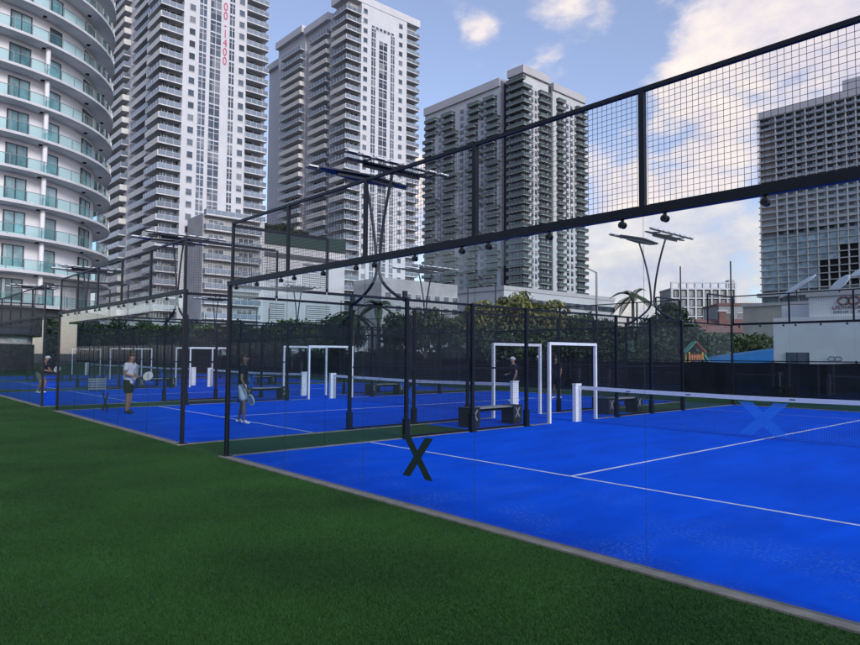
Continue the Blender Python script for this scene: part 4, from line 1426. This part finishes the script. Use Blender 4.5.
# ------------------------------------------------------------------ trees
def crown_mesh(seed, rx, ry, rz, n, leaf, M, lumps=14):
    r = np.random.default_rng(seed)
    cs = []
    for k in range(lumps):
        d = r.normal(size=3); d /= np.linalg.norm(d); d[2] = abs(d[2]) * 0.9 - 0.25
        cs.append((d * r.uniform(0.35, 0.8) * np.array((rx, ry, rz)), r.uniform(0.28, 0.5)))
    idx = r.integers(0, lumps, n)
    c = np.array([cs[i][0] for i in idx]); rad = np.array([cs[i][1] for i in idx])
    d = r.normal(size=(n, 3)); d /= np.linalg.norm(d, axis=1)[:, None]
    p = c + d * (rad * r.uniform(0.45, 1.05, n) ** 0.6)[:, None] * np.array((rx, ry, rz))
    a = r.normal(size=(n, 3)); a /= np.linalg.norm(a, axis=1)[:, None]
    bb = np.cross(a, r.normal(size=(n, 3))); bb /= np.linalg.norm(bb, axis=1)[:, None]
    s = leaf * r.uniform(0.5, 1.3, n)[:, None]
    v = np.stack([p - a * s, p + bb * s * 0.5, p + a * s, p - bb * s * 0.5], axis=1)
    me = bpy.data.meshes.new('crown')
    me.vertices.add(n * 4); me.vertices.foreach_set('co', v.astype(np.float32).ravel())
    me.loops.add(n * 4); me.loops.foreach_set('vertex_index', np.arange(n * 4, dtype=np.int32))
    me.polygons.add(n); me.polygons.foreach_set('loop_start', np.arange(0, n * 4, 4, dtype=np.int32))
    me.materials.append(M); me.update(calc_edges=True)
    return me


CR = {'warm': [crown_mesh(11, 1, 1, 1, 3200, 0.085, M_leaf_sunlit), crown_mesh(12, 1, 1, 1, 3200, 0.085, M_leaf_sunlit)],
      'mid': [crown_mesh(21, 1, 1, 1, 3200, 0.085, M_leaf_mid), crown_mesh(22, 1, 1, 1, 3200, 0.085, M_leaf_mid)],
      'dark': [crown_mesh(31, 1, 1, 1, 3200, 0.085, M_leaf_dark), crown_mesh(32, 1, 1, 1, 3000, 0.085, M_leaf_dark), crown_mesh(33, 1, 1, 1, 3400, 0.075, M_leaf_dark)]}
tk = MB()
tk.tube([(0, 0, 0), (0.03, 0.02, 0.35), (-0.02, 0.03, 0.7), (0.0, 0.0, 1.0)], [0.07, 0.055, 0.045, 0.03], 8)
for k in range(5):
    a = k * 1.26
    tk.tube([(0, 0.01, 0.5 + k * 0.07), (0.16 * math.cos(a), 0.16 * math.sin(a), 0.75 + k * 0.06), (0.34 * math.cos(a), 0.34 * math.sin(a), 1.0 + k * 0.05)], [0.035, 0.025, 0.012], 6)
trunk_me = tk.mesh('trunk', M_bark, True)


def tree(px, top, depth, rx, rz, kind, label, name='tree'):
    """px: image column that fixes the bearing only; depth in metres; top: crown height in metres"""
    d = skydir(px, 345); f = Vector((d.x, d.y)).normalized()
    x, y = CAM.x + f.x * depth, CAM.y + f.y * depth
    t = thing(name, label, 'tree' if name == 'tree' else 'shrub', (x, y, 0), random.uniform(0, 6.28), 'trees behind the courts')
    if px < 440:
        rz = max(rz, (top - 0.9) / 2); rx = rx * 1.08
    hc = top - rz
    o = put('trunk', trunk_me, t); o.scale = (max(1.2, top * 0.45), max(1.2, top * 0.45), max(0.4, hc))
    o = put('crown', random.choice(CR[kind]), t, (0, 0, hc)); o.scale = (rx, rx * random.uniform(0.85, 1.1), rz)
    o.rotation_euler = (0, 0, random.uniform(0, 6.28))
    return t


TREES = [
    (455, 5.0, 44, 2.0, 1.9, 'mid', 'green tree left of the sunlit yellow-green tree'),
    (478, 6.1, 46, 2.2, 2.2, 'warm', 'yellow-green tree directly below the left edge of the grey tower'),
    (515, 7.0, 48, 2.6, 2.6, 'warm', 'highest yellow-green tree, above the two white gate frames'),
    (545, 6.3, 50, 2.5, 2.4, 'warm', 'yellow-green tree right of the highest one, before the pale podium'),
    (575, 5.9, 52, 2.3, 2.6, 'mid', 'dark-green tree behind the right white gate frame'),
    (500, 4.3, 41, 2.2, 1.9, 'dark', 'dark bushy tree behind the left white gate frame'),
    (535, 4.4, 43, 2.2, 2.0, 'mid', 'low green tree between the two white gate frames'),
    (425, 5.7, 45, 1.7, 1.9, 'mid', 'small green tree under the far court lamp'),
    (605, 5.0, 47, 2.0, 2.3, 'dark', 'dark tree left of the palm'),
    (632, 5.1, 60, 2.6, 2.4, 'mid', 'pale green tree under the palm'),
    (662, 5.3, 46, 2.2, 2.4, 'dark', 'dark tree under the far right court lamp'),
    (686, 5.1, 54, 2.0, 2.5, 'dark', 'dark tree left of the terracotta roof'),
    (672, 6.6, 56, 1.3, 1.6, 'dark', 'thin dark tree rising right of the far right court lamp'),
    (724, 4.6, 64, 2.2, 1.9, 'mid', 'green tree behind the blue canopy, left half'),
    (752, 4.5, 66, 2.4, 1.9, 'mid', 'green tree behind the blue canopy, right half'),
    (640, 3.6, 42, 2.2, 1.8, 'dark', 'low dark tree between lamp post and gate frame'),
    (612, 3.4, 40, 2.0, 1.7, 'dark', 'low dark tree right of the nearest gate frame'),
    (705, 3.3, 56, 1.8, 1.6, 'dark', 'low dark tree behind the play house'),
    (572, 3.6, 42, 2.0, 1.8, 'dark', 'low dark tree seen through the right white gate frame'),
    (400, 5.5, 50, 1.9, 2.0, 'dark', 'dark tree behind the nearest side fence'),
    (345, 5.7, 55, 2.0, 2.0, 'dark', 'dark tree right of the dark shirted man'),
    (318, 5.0, 56, 2.0, 1.8, 'mid', 'green tree above the gate frames of the third court'),
    (290, 5.7, 60, 2.2, 2.1, 'mid', 'green tree behind the dark shirted man'),
    (262, 5.2, 62, 2.2, 2.0, 'dark', 'dark tree left of the dark shirted man'),
    (238, 5.7, 66, 2.4, 2.2, 'dark', 'dark tree at the corner post of the nearest court'),
    (212, 5.3, 68, 2.4, 2.1, 'mid', 'green tree between the corner posts of the two nearest courts'),
    (186, 5.9, 72, 2.6, 2.3, 'dark', 'dark tree behind the second court corner post'),
    (160, 5.6, 74, 2.6, 2.2, 'mid', 'green tree right of the man in white'),
    (134, 6.1, 78, 2.7, 2.4, 'dark', 'dark tree above the man in white'),
    (108, 5.7, 70, 2.5, 2.2, 'dark', 'dark tree left of the man in white'),
    (84, 5.3, 68, 2.4, 2.1, 'mid', 'green tree right of the third court corner post'),
    (58, 5.4, 66, 2.4, 2.2, 'dark', 'dark tree under the right end of the curved building'),
    (30, 4.0, 65, 2.4, 2.1, 'dark', 'dark tree in front of the curved building'),
    (4, 4.1, 64, 2.4, 2.1, 'dark', 'dark tree at the left picture edge'),
]
for a in TREES:
    tree(*a)


for k, px in enumerate((236, 256, 276, 296, 316, 336, 356, 376, 396, 416, 436, 456)):
    d = skydir(px, 345); f = Vector((d.x, d.y)).normalized()
    dep = (23.7 + 2.6 - CAM.y) / f.y
    t = thing('hedge_shrub', 'low dark shrub of the hedge just behind the black windscreen fence', 'shrub', (CAM.x + f.x * dep, CAM.y + f.y * dep, 0), k * 1.7, 'shrubs of the hedge behind the fence')
    o = put('crown', CR['dark'][k % 3], t, (0, 0, 1.3)); o.scale = (1.7, 1.5, 1.15 + 0.25 * (k % 3))
    o = put('trunk', trunk_me, t); o.scale = (0.8, 0.8, 1.3)


def palm(px, depth, h, fl, n, label, M, dens=22):
    d = skydir(px, 345); f = Vector((d.x, d.y)).normalized()
    t = thing('palm_tree', label, 'palm', (CAM.x + f.x * depth, CAM.y + f.y * depth, 0), 0, 'palms behind the courts')
    b = MB(); b.tube([(0, 0, 0), (0.05, 0, h * 0.5), (0, 0.03, h)], [0.2, 0.15, 0.12], 8); b.build('trunk', M_bark, t, smooth=True)
    r = random.Random(int(px))
    b = MB()
    for k in range(n):
        az = 2 * math.pi * k / n + r.uniform(-.2, .2); el = r.uniform(0.1, 1.1)
        prev = None
        L_ = fl * r.uniform(0.8, 1.1)
        pts = []
        for j in range(dens + 1):
            s = j / dens
            rad_ = L_ * (s * math.cos(el) + 0.15 * s * s); z = h + L_ * (math.sin(el) * s - (0.55 + 0.35 * math.cos(el)) * s * s)
            pts.append(Vector((rad_ * math.cos(az), rad_ * math.sin(az), z)))
        side = Vector((-math.sin(az), math.cos(az), 0))
        for j in range(dens):
            p, q = pts[j], pts[j + 1]
            w = 0.30 * L_ / 2 * math.sin(math.pi * min(1, 0.12 + (j / dens) * 0.88)) + 0.03
            dr = Vector((0, 0, -0.3 * w))
            b.face([p, p + (q - p) * 0.55, q + side * w + dr + (q - p) * 0.8, p + side * w * 0.95 + dr + (q - p) * 0.6])
            b.face([p, p + (q - p) * 0.55, q - side * w + dr + (q - p) * 0.8, p - side * w * 0.95 + dr + (q - p) * 0.6])
    b.build('crown', M, t)


for (yy, xx, sc_, lab) in ((70.5, -134, 1.5, 'round shrub on the podium roof garden, leftmost of the three'), (76.5, -136, 2.2, 'large round shrub in the middle of the podium roof garden'), (82.0, -137, 1.7, 'round shrub on the podium roof garden, rightmost of the three')):
    t = thing('roof_shrub', lab, 'shrub', (xx, yy, 31.2), 0, 'shrubs on the podium roof')
    o = put('crown', CR['dark'][0], t, (0, 0, sc_ * 1.0)); o.scale = (sc_ * 1.3, sc_ * 1.3, sc_)
    o = put('trunk', trunk_me, t); o.scale = (sc_, sc_, sc_ * 1.2)
palm(633, 60, 7.0, 2.3, 15, 'pale palm tree left of the far right court lamp', M_leaf_palm)
palm(352, 52, 4.9, 1.9, 14, 'dark palm left of the two middle steel posts', M_leaf_dark)
palm(378, 50, 5.4, 2.0, 14, 'dark taller palm behind the hourglass legs of the nearest lamp', M_leaf_dark)
palm(300, 58, 4.2, 1.6, 12, 'small palm in front of the white podium block', M_leaf_palm)


# ------------------------------------------------------------------ people
def skin_mesh(name, verts, edges, radii, mats, root=0, sub=2):
    me = bpy.data.meshes.new(name); me.from_pydata([tuple(v) for v in verts], edges, [])
    o = bpy.data.objects.new(name, me); COL.objects.link(o)
    md = o.modifiers.new('skin', 'SKIN'); md.use_smooth_shade = True
    for i, sv in enumerate(me.skin_vertices[0].data):
        r = radii[i]; sv.radius = r if isinstance(r, tuple) else (r, r)
        sv.use_root = (i == root)
    s2 = o.modifiers.new('sub', 'SUBSURF'); s2.levels = sub; s2.render_levels = sub
    dg = bpy.context.evaluated_depsgraph_get()
    out = bpy.data.meshes.new_from_object(o.evaluated_get(dg))
    out.name = name
    bpy.data.objects.remove(o)
    out.materials.clear()
    for M in mats: out.materials.append(M)
    return out


class Sk:
    def __init__(self): self.v, self.e, self.r = [], [], []
    def add(self, p, r, parent=None):
        self.v.append(Vector(p)); self.r.append(r)
        if parent is not None: self.e.append((parent, len(self.v) - 1))
        return len(self.v) - 1


def lerp(a, b, t): return Vector(a) + (Vector(b) - Vector(a)) * t


def person(loc, rotz, label, pose, skin, shirt, shorts, shoe, hair, hat=None, sole=None):
    """pose: dict of joints in local metres, facing +y"""
    P = {k: Vector(v) for k, v in pose.items()}
    t = thing('person', label, 'person', loc, rotz)
    s = Sk()
    pel = s.add(P['pelvis'], (0.115, 0.085))
    wa = s.add(lerp(P['pelvis'], P['chest'], 0.5), (0.105, 0.08), pel)
    ch = s.add(P['chest'], (0.145, 0.10), wa)
    ub = s.add(lerp(P['chest'], P['neck'], 0.6), (0.14, 0.09), ch)
    nk = s.add(P['neck'], 0.055, ub)
    hd = P['head']; fwd = P['face'].normalized(); upv = (hd - P['neck']).normalized()
    j = s.add(hd - upv * 0.07 + fwd * 0.02, (0.062, 0.07), nk)
    h1 = s.add(hd + upv * 0.01, (0.074, 0.092), j)
    h2 = s.add(hd + upv * 0.085 - fwd * 0.01, (0.058, 0.072), h1)
    s.add(hd + fwd * 0.105 - upv * 0.012, 0.012, h1)          # nose
    rgt = fwd.cross(upv).normalized()
    for sd_ in (1, -1):
        s.add(hd + rgt * 0.082 * sd_ - fwd * 0.01, 0.014, h1)  # ears
    for side in ('R', 'L'):
        sh, el, wr = P['sh' + side], P['el' + side], P['wr' + side]
        a = s.add(sh, 0.062, ub); a2 = s.add(lerp(sh, el, 0.5), 0.050, a); e_ = s.add(el, 0.042, a2); f2 = s.add(lerp(el, wr, 0.4), 0.040, e_); w_ = s.add(wr, 0.027, f2)
        hd_ = P['hand' + side] - wr; hn = hd_.normalized()
        side_v = hn.cross(Vector((0, 0, 1)) if abs(hn.z) < 0.8 else Vector((0, 1, 0))).normalized(); pn = hn.cross(side_v).normalized()
        pm = s.add(wr + hn * 0.05, (0.034, 0.018), w_); pk = s.add(wr + hn * 0.085, (0.036, 0.016), pm)
        curl = pn * (0.5 if side == 'R' else 0.25)
        for q, ln in ((-0.026, 0.062), (-0.009, 0.075), (0.009, 0.07), (0.026, 0.055)):
            b0 = wr + hn * 0.095 + side_v * q
            k1 = s.add(b0, 0.0095, pk); k2 = s.add(b0 + (hn + curl * 0.6).normalized() * ln * 0.5, 0.009, k1); s.add(b0 + (hn + curl * 0.6).normalized() * ln * 0.5 + (hn * 0.5 + curl * 2).normalized() * ln * 0.5, 0.0078, k2)
        t0 = s.add(wr + hn * 0.045 + side_v * 0.034, 0.011, pm); s.add(wr + hn * 0.085 + side_v * 0.058 + pn * 0.015, 0.0095, t0)
        hp, kn, an, toe = P['hp' + side], P['kn' + side], P['an' + side], P['toe' + side]
        a = s.add(hp, 0.092, pel); b_ = s.add(lerp(hp, kn, 0.5), 0.078, a); k_ = s.add(kn, 0.056, b_); c1 = s.add(lerp(kn, an, 0.35), 0.058, k_); c2 = s.add(lerp(kn, an, 0.75), 0.038, c1); an_ = s.add(an, 0.036, c2)
        s.add(lerp(an, toe, 0.45), 0.03, an_)
    M_skin = mat('skin_' + skin, {'tan': (0.30, 0.17, 0.11), 'brown': (0.18, 0.10, 0.065)}[skin], 0.55)
    me = skin_mesh('body', s.v, s.e, s.r, [M_skin], 0, 2)
    put('body', me, t)
    # eyes and mouth line
    b = MB()
    for sd_ in (1, -1):
        c = hd + fwd * 0.083 + rgt * 0.032 * sd_ + upv * 0.018
        b.ellipsoid(c, (0.012, 0.012, 0.008), 0, 8, 6)
    b.build('eyes', mat('eye_dark', (0.03, 0.025, 0.02), 0.3), t)
    # shirt
    q = Sk()
    p0 = q.add(P['pelvis'] + Vector((0, 0, -0.15)), (0.185, 0.15)); w0 = q.add(lerp(P['pelvis'], P['chest'], 0.5), (0.165, 0.125), p0); c0_ = q.add(P['chest'], (0.19, 0.135), w0)
    u0_ = q.add(lerp(P['chest'], P['neck'], 0.62), (0.15, 0.105), c0_); q.add(lerp(P['chest'], P['neck'], 0.9), 0.068, u0_)
    for side in ('R', 'L'):
        sh, el = P['sh' + side], P['el' + side]
        a = q.add(sh, 0.082, u0_); q.add(lerp(sh, el, 0.4), 0.078, a); q.add(lerp(sh, el, 0.68), 0.074, len(q.v) - 1)
    put('shirt', skin_mesh('shirt', q.v, q.e, q.r, [shirt], 0, 2), t)
    q = Sk()
    p0 = q.add(P['pelvis'] + Vector((0, 0, 0.12)), (0.155, 0.118)); p1 = q.add(P['pelvis'] - Vector((0, 0, 0.03)), (0.165, 0.128), p0)
    for side in ('R', 'L'):
        a = q.add(lerp(P['hp' + side], P['kn' + side], 0.12), 0.112, p1); c = q.add(lerp(P['hp' + side], P['kn' + side], 0.5), 0.105, a); q.add(lerp(P['hp' + side], P['kn' + side], 0.8), 0.102, c)
    put('shorts', skin_mesh('shorts', q.v, q.e, q.r, [shorts], 0, 2), t)
    for side in ('R', 'L'):
        an, toe = P['an' + side], P['toe' + side]
        d = (toe - an); d.z = 0; d.normalize()
        q = Sk()
        g = Vector((an.x, an.y, loc[2] * 0 + 0.045))
        a = q.add(Vector((an.x, an.y, an.z + 0.05)), 0.045); h_ = q.add(g - d * 0.05, (0.045, 0.042), a); m_ = q.add(g + d * 0.08, (0.047, 0.040), a); q.add(g + d * 0.17, (0.046, 0.030), m_)
        put('shoe', skin_mesh('shoe', q.v, q.e, q.r, [shoe], 0, 2), t)
    # hair / cap
    b = MB()
    mtx = Matrix.Translation(hd) @ Matrix(((rgt.x, fwd.x, upv.x, 0), (rgt.y, fwd.y, upv.y, 0), (rgt.z, fwd.z, upv.z, 0), (0, 0, 0, 1)))
    b.ellipsoid((0, -0.018, 0.055), (0.087, 0.108, 0.085), 0, 16, 10, mtx)
    if hat is not None:
        b.prism([(0.07 * math.cos(a), 0.06 + 0.11 * math.sin(a)) for a in np.linspace(0, math.pi, 11)], 0.045, 0.058, 0, mtx)
        b.build('cap', hat, t, smooth=True)
    else:
        b.ellipsoid((0, -0.035, 0.015), (0.083, 0.085, 0.07), 0, 12, 8, mtx)
        b.build('hair', hair, t, smooth=True)
    return t


def racket(world_loc, direction, normal, label, face_col):
    """handle butt at world_loc, pointing along direction"""
    d = Vector(direction).normalized(); n = Vector(normal); n = (n - d * n.dot(d)).normalized(); s = d.cross(n)
    t = thing('padel_racket', label, 'racket', world_loc)
    mt = Matrix(((s.x, d.x, n.x, 0), (s.y, d.y, n.y, 0), (s.z, d.z, n.z, 0), (0, 0, 0, 1)))
    ov = [(0.125 * math.cos(a), 0.31 + 0.135 * math.sin(a)) for a in np.linspace(0, 2 * math.pi, 29)[:-1]]
    b = MB(); b.prism([(x * 0.95, 0.31 + (y - 0.31) * 0.95) for x, y in ov], -0.014, 0.014, 0, mt)
    for ix in range(-3, 4):
        for iy in range(-3, 4):
            if ix * ix + iy * iy <= 9:
                c = (ix * 0.026, 0.31 + iy * 0.026)
                b.prism([(c[0] + 0.006 * math.cos(a), c[1] + 0.006 * math.sin(a)) for a in np.linspace(0, 2 * math.pi, 7)[:-1]], -0.0146, 0.0146, 1, mt)
    b.build('face', [face_col, M_clamp], t)
    b = MB(); b.tube([mt @ Vector((x, y, 0)) for x, y in ov + ov[:1]], 0.019, 6); b.build('rim', mat('racket_rim', (0.55, 0.56, 0.55), 0.3), t, smooth=True)
    b = MB(); b.tube([mt @ Vector((0, 0, 0)), mt @ Vector((0, 0.13, 0))], 0.018, 8)
    b.tube([mt @ Vector((0, 0.12, 0)), mt @ Vector((0.05, 0.2, 0))], 0.013, 6); b.tube([mt @ Vector((0, 0.12, 0)), mt @ Vector((-0.05, 0.2, 0))], 0.013, 6)
    b.build('handle', M_clamp, t, smooth=True)
    return t


def stand(h=1.8, lean=0.0, spread=0.11, step=0.0):
    k = h / 1.8
    P = dict(pelvis=(0, 0, 0.97), chest=(0, lean * 0.5, 1.30), neck=(0, lean * 0.9, 1.52), head=(0, lean * 1.1 + 0.02, 1.67), face=(0, 1, 0),
             shR=(0.19, lean * 0.8, 1.45), shL=(-0.19, lean * 0.8, 1.45), elR=(0.25, lean * 0.8 - 0.03, 1.16), elL=(-0.25, lean * 0.8 - 0.03, 1.16),
             wrR=(0.26, lean + 0.06, 0.92), wrL=(-0.26, lean + 0.06, 0.92), handR=(0.26, lean + 0.09, 0.84), handL=(-0.26, lean + 0.09, 0.84),
             hpR=(0.10, 0, 0.92), hpL=(-0.10, 0, 0.92), knR=(spread + 0.01, 0.02 + step * 0.5, 0.50), knL=(-spread - 0.01, 0.02 - step * 0.3, 0.50),
             anR=(spread + 0.02, -0.02 + step, 0.08), anL=(-spread - 0.02, -0.02 - step, 0.08), toeR=(spread + 0.04, 0.15 + step, 0.04), toeL=(-spread - 0.04, 0.15 - step, 0.04))
    return {a: tuple(c * k for c in v) if a != 'face' else v for a, v in P.items()}


M_capgrey = mat('cap_white', (0.42, 0.43, 0.45), 0.8)
M_tee = mat('white_tee', (0.60, 0.62, 0.66), 0.85, var=0.08, vscale=8)
M_black_cloth = mat('black_cloth', (0.012, 0.012, 0.016), 0.9)
M_navy = mat('dark_tee', (0.016, 0.018, 0.03), 0.9, var=0.3, vscale=8)
M_whiteshort = mat('white_shorts', (0.58, 0.60, 0.64), 0.85)
M_greyshort = mat('grey_shorts', (0.13, 0.14, 0.16), 0.85)
M_shoeblack = mat('black_shoe', (0.012, 0.012, 0.014), 0.6)
M_shoewhite = mat('white_shoe', (0.66, 0.67, 0.68), 0.6)
M_hair = mat('dark_hair', (0.015, 0.012, 0.01), 0.7)
M_facew = mat('racket_face_pale', (0.55, 0.57, 0.55), 0.4)
M_faceg = mat('racket_face_pattern', (0.10, 0.16, 0.12), 0.4, color2=(0.5, 0.55, 0.5), vscale=14)


def world_of(loc, rz, p):
    c, s = math.cos(rz), math.sin(rz)
    return (loc[0] + p[0] * c - p[1] * s, loc[1] + p[0] * s + p[1] * c, loc[2] + p[2])


def dir_of(rz, p):
    c, s = math.cos(rz), math.sin(rz)
    return (p[0] * c - p[1] * s, p[0] * s + p[1] * c, p[2])


# man in white, side-on, racket held in front of the waist
P1 = stand(1.8, 0.05, 0.09, 0.04)
P1.update(elR=(0.25, 0.0, 1.17), wrR=(0.14, 0.26, 1.10), handR=(0.10, 0.33, 1.10), elL=(-0.25, 0.02, 1.17), wrL=(-0.08, 0.28, 1.06), handL=(-0.02, 0.35, 1.07), face=(0, 1, -0.05))
L1, Z1 = (-9.52, 1.32, 0.0), R(-46)
person(L1, Z1, 'man in white t-shirt and black shorts standing side-on, racket held in front', P1, 'tan', M_tee, M_black_cloth, M_shoeblack, M_hair)
racket(world_of(L1, Z1, (0.06, 0.31, 1.07)), dir_of(Z1, (0.02, 0.85, 0.12)), dir_of(Z1, (0.9, 0.0, 0.35)), 'pale padel racket held by the man in white t-shirt', M_facew)
# man in dark shirt, white shorts
P2 = stand(1.8, 0.03, 0.13, 0.07)
P2.update(elR=(0.29, -0.02, 1.16), wrR=(0.31, 0.08, 0.93), handR=(0.32, 0.13, 0.87), face=(0.35, 0.93, 0))
L2, Z2 = (-4.82, 2.62, 0.0), R(-28)
person(L2, Z2, 'man in dark t-shirt and white shorts standing with racket lowered at his side', P2, 'brown', M_navy, M_whiteshort, M_shoewhite, M_hair)
racket(world_of(L2, Z2, (0.315, 0.10, 0.90)), dir_of(Z2, (0.25, 0.35, -0.75)), dir_of(Z2, (0.35, -0.9, 0.15)), 'round padel racket lowered beside the man in white shorts', M_faceg)
# leaning forward player
P3 = stand(1.75, 0.0, 0.2, 0.0)
P3.update(pelvis=(0, -0.10, 0.89), chest=(0, 0.04, 1.20), neck=(0, 0.16, 1.39), head=(0, 0.24, 1.53), face=(0, 1, -0.12), shR=(0.19, 0.13, 1.32), shL=(-0.19, 0.13, 1.32),
          elR=(0.26, 0.18, 1.05), elL=(-0.26, 0.18, 1.05), wrR=(0.12, 0.40, 0.98), wrL=(-0.10, 0.40, 0.98), handR=(0.08, 0.48, 0.98), handL=(-0.04, 0.48, 0.99),
          hpR=(0.10, -0.10, 0.85), hpL=(-0.10, -0.10, 0.85), knR=(0.18, 0.10, 0.48), knL=(-0.18, 0.10, 0.48), anR=(0.2, -0.06, 0.08), anL=(-0.2, -0.06, 0.08), toeR=(0.22, 0.12, 0.04), toeL=(-0.22, 0.12, 0.04))
L3, Z3 = (-22.3, 1.62, 0.0), R(-42)
person(L3, Z3, 'player in black top and grey shorts leaning forward between two corner posts at left', P3, 'tan', M_black_cloth, M_greyshort, M_shoewhite, M_hair, hat=M_capgrey)
racket(world_of(L3, Z3, (0.05, 0.43, 0.98)), dir_of(Z3, (0, 0.9, 0.25)), dir_of(Z3, (0.9, 0, 0.4)), 'racket held forward by the player in grey shorts', M_faceg)
# two players on the far half of the second court
L4, Z4 = (-5.97, 14.45, 0.0), R(150)
P4 = stand(1.74, 0.06, 0.13, 0.06); P4.update(elR=(0.27, 0.02, 1.14), wrR=(0.16, 0.24, 1.06), handR=(0.12, 0.31, 1.06))
person(L4, Z4, 'player in dark clothes and white cap seen through the left white gate frame', P4, 'tan', M_navy, M_black_cloth, M_shoewhite, M_hair, hat=M_capgrey)
L5, Z5 = (-6.05, 17.2, 0.0), R(170)
P5 = stand(1.8, 0.03, 0.11, 0.05)
person(L5, Z5, 'player in dark clothes and white shoes seen through the right white gate frame', P5, 'brown', M_navy, M_navy, M_shoewhite, M_hair)

# ball basket
t = thing('ball_basket', 'grey slatted ball basket on the blue court left of the man in white', 'basket', (-22.6, 4.0, 0), R(-48))
b = MB()
for s in (-1, 1):
    for k in range(5):
        b.box(-0.34, 0.34, s * 0.22 - 0.01, s * 0.22 + 0.01, 0.1 + k * 0.11, 0.16 + k * 0.11)
    for k in range(5):
        b.box(s * 0.34 - 0.0099, s * 0.34 + 0.0099, -0.209, 0.209, 0.1 + k * 0.11, 0.16 + k * 0.11)
b.box(-0.328, 0.328, -0.208, 0.208, 0.08, 0.099)
b.build('basket', mat('basket_grey', (0.36, 0.37, 0.34), 0.6), t)
for x in (-0.33, 0.33):
    for y in (-0.21, 0.21):
        b = MB(); b.bar((x, y, 0.0), (x, y, 0.66), 0.014, 0, 6); b.build('leg', M_galv, t)
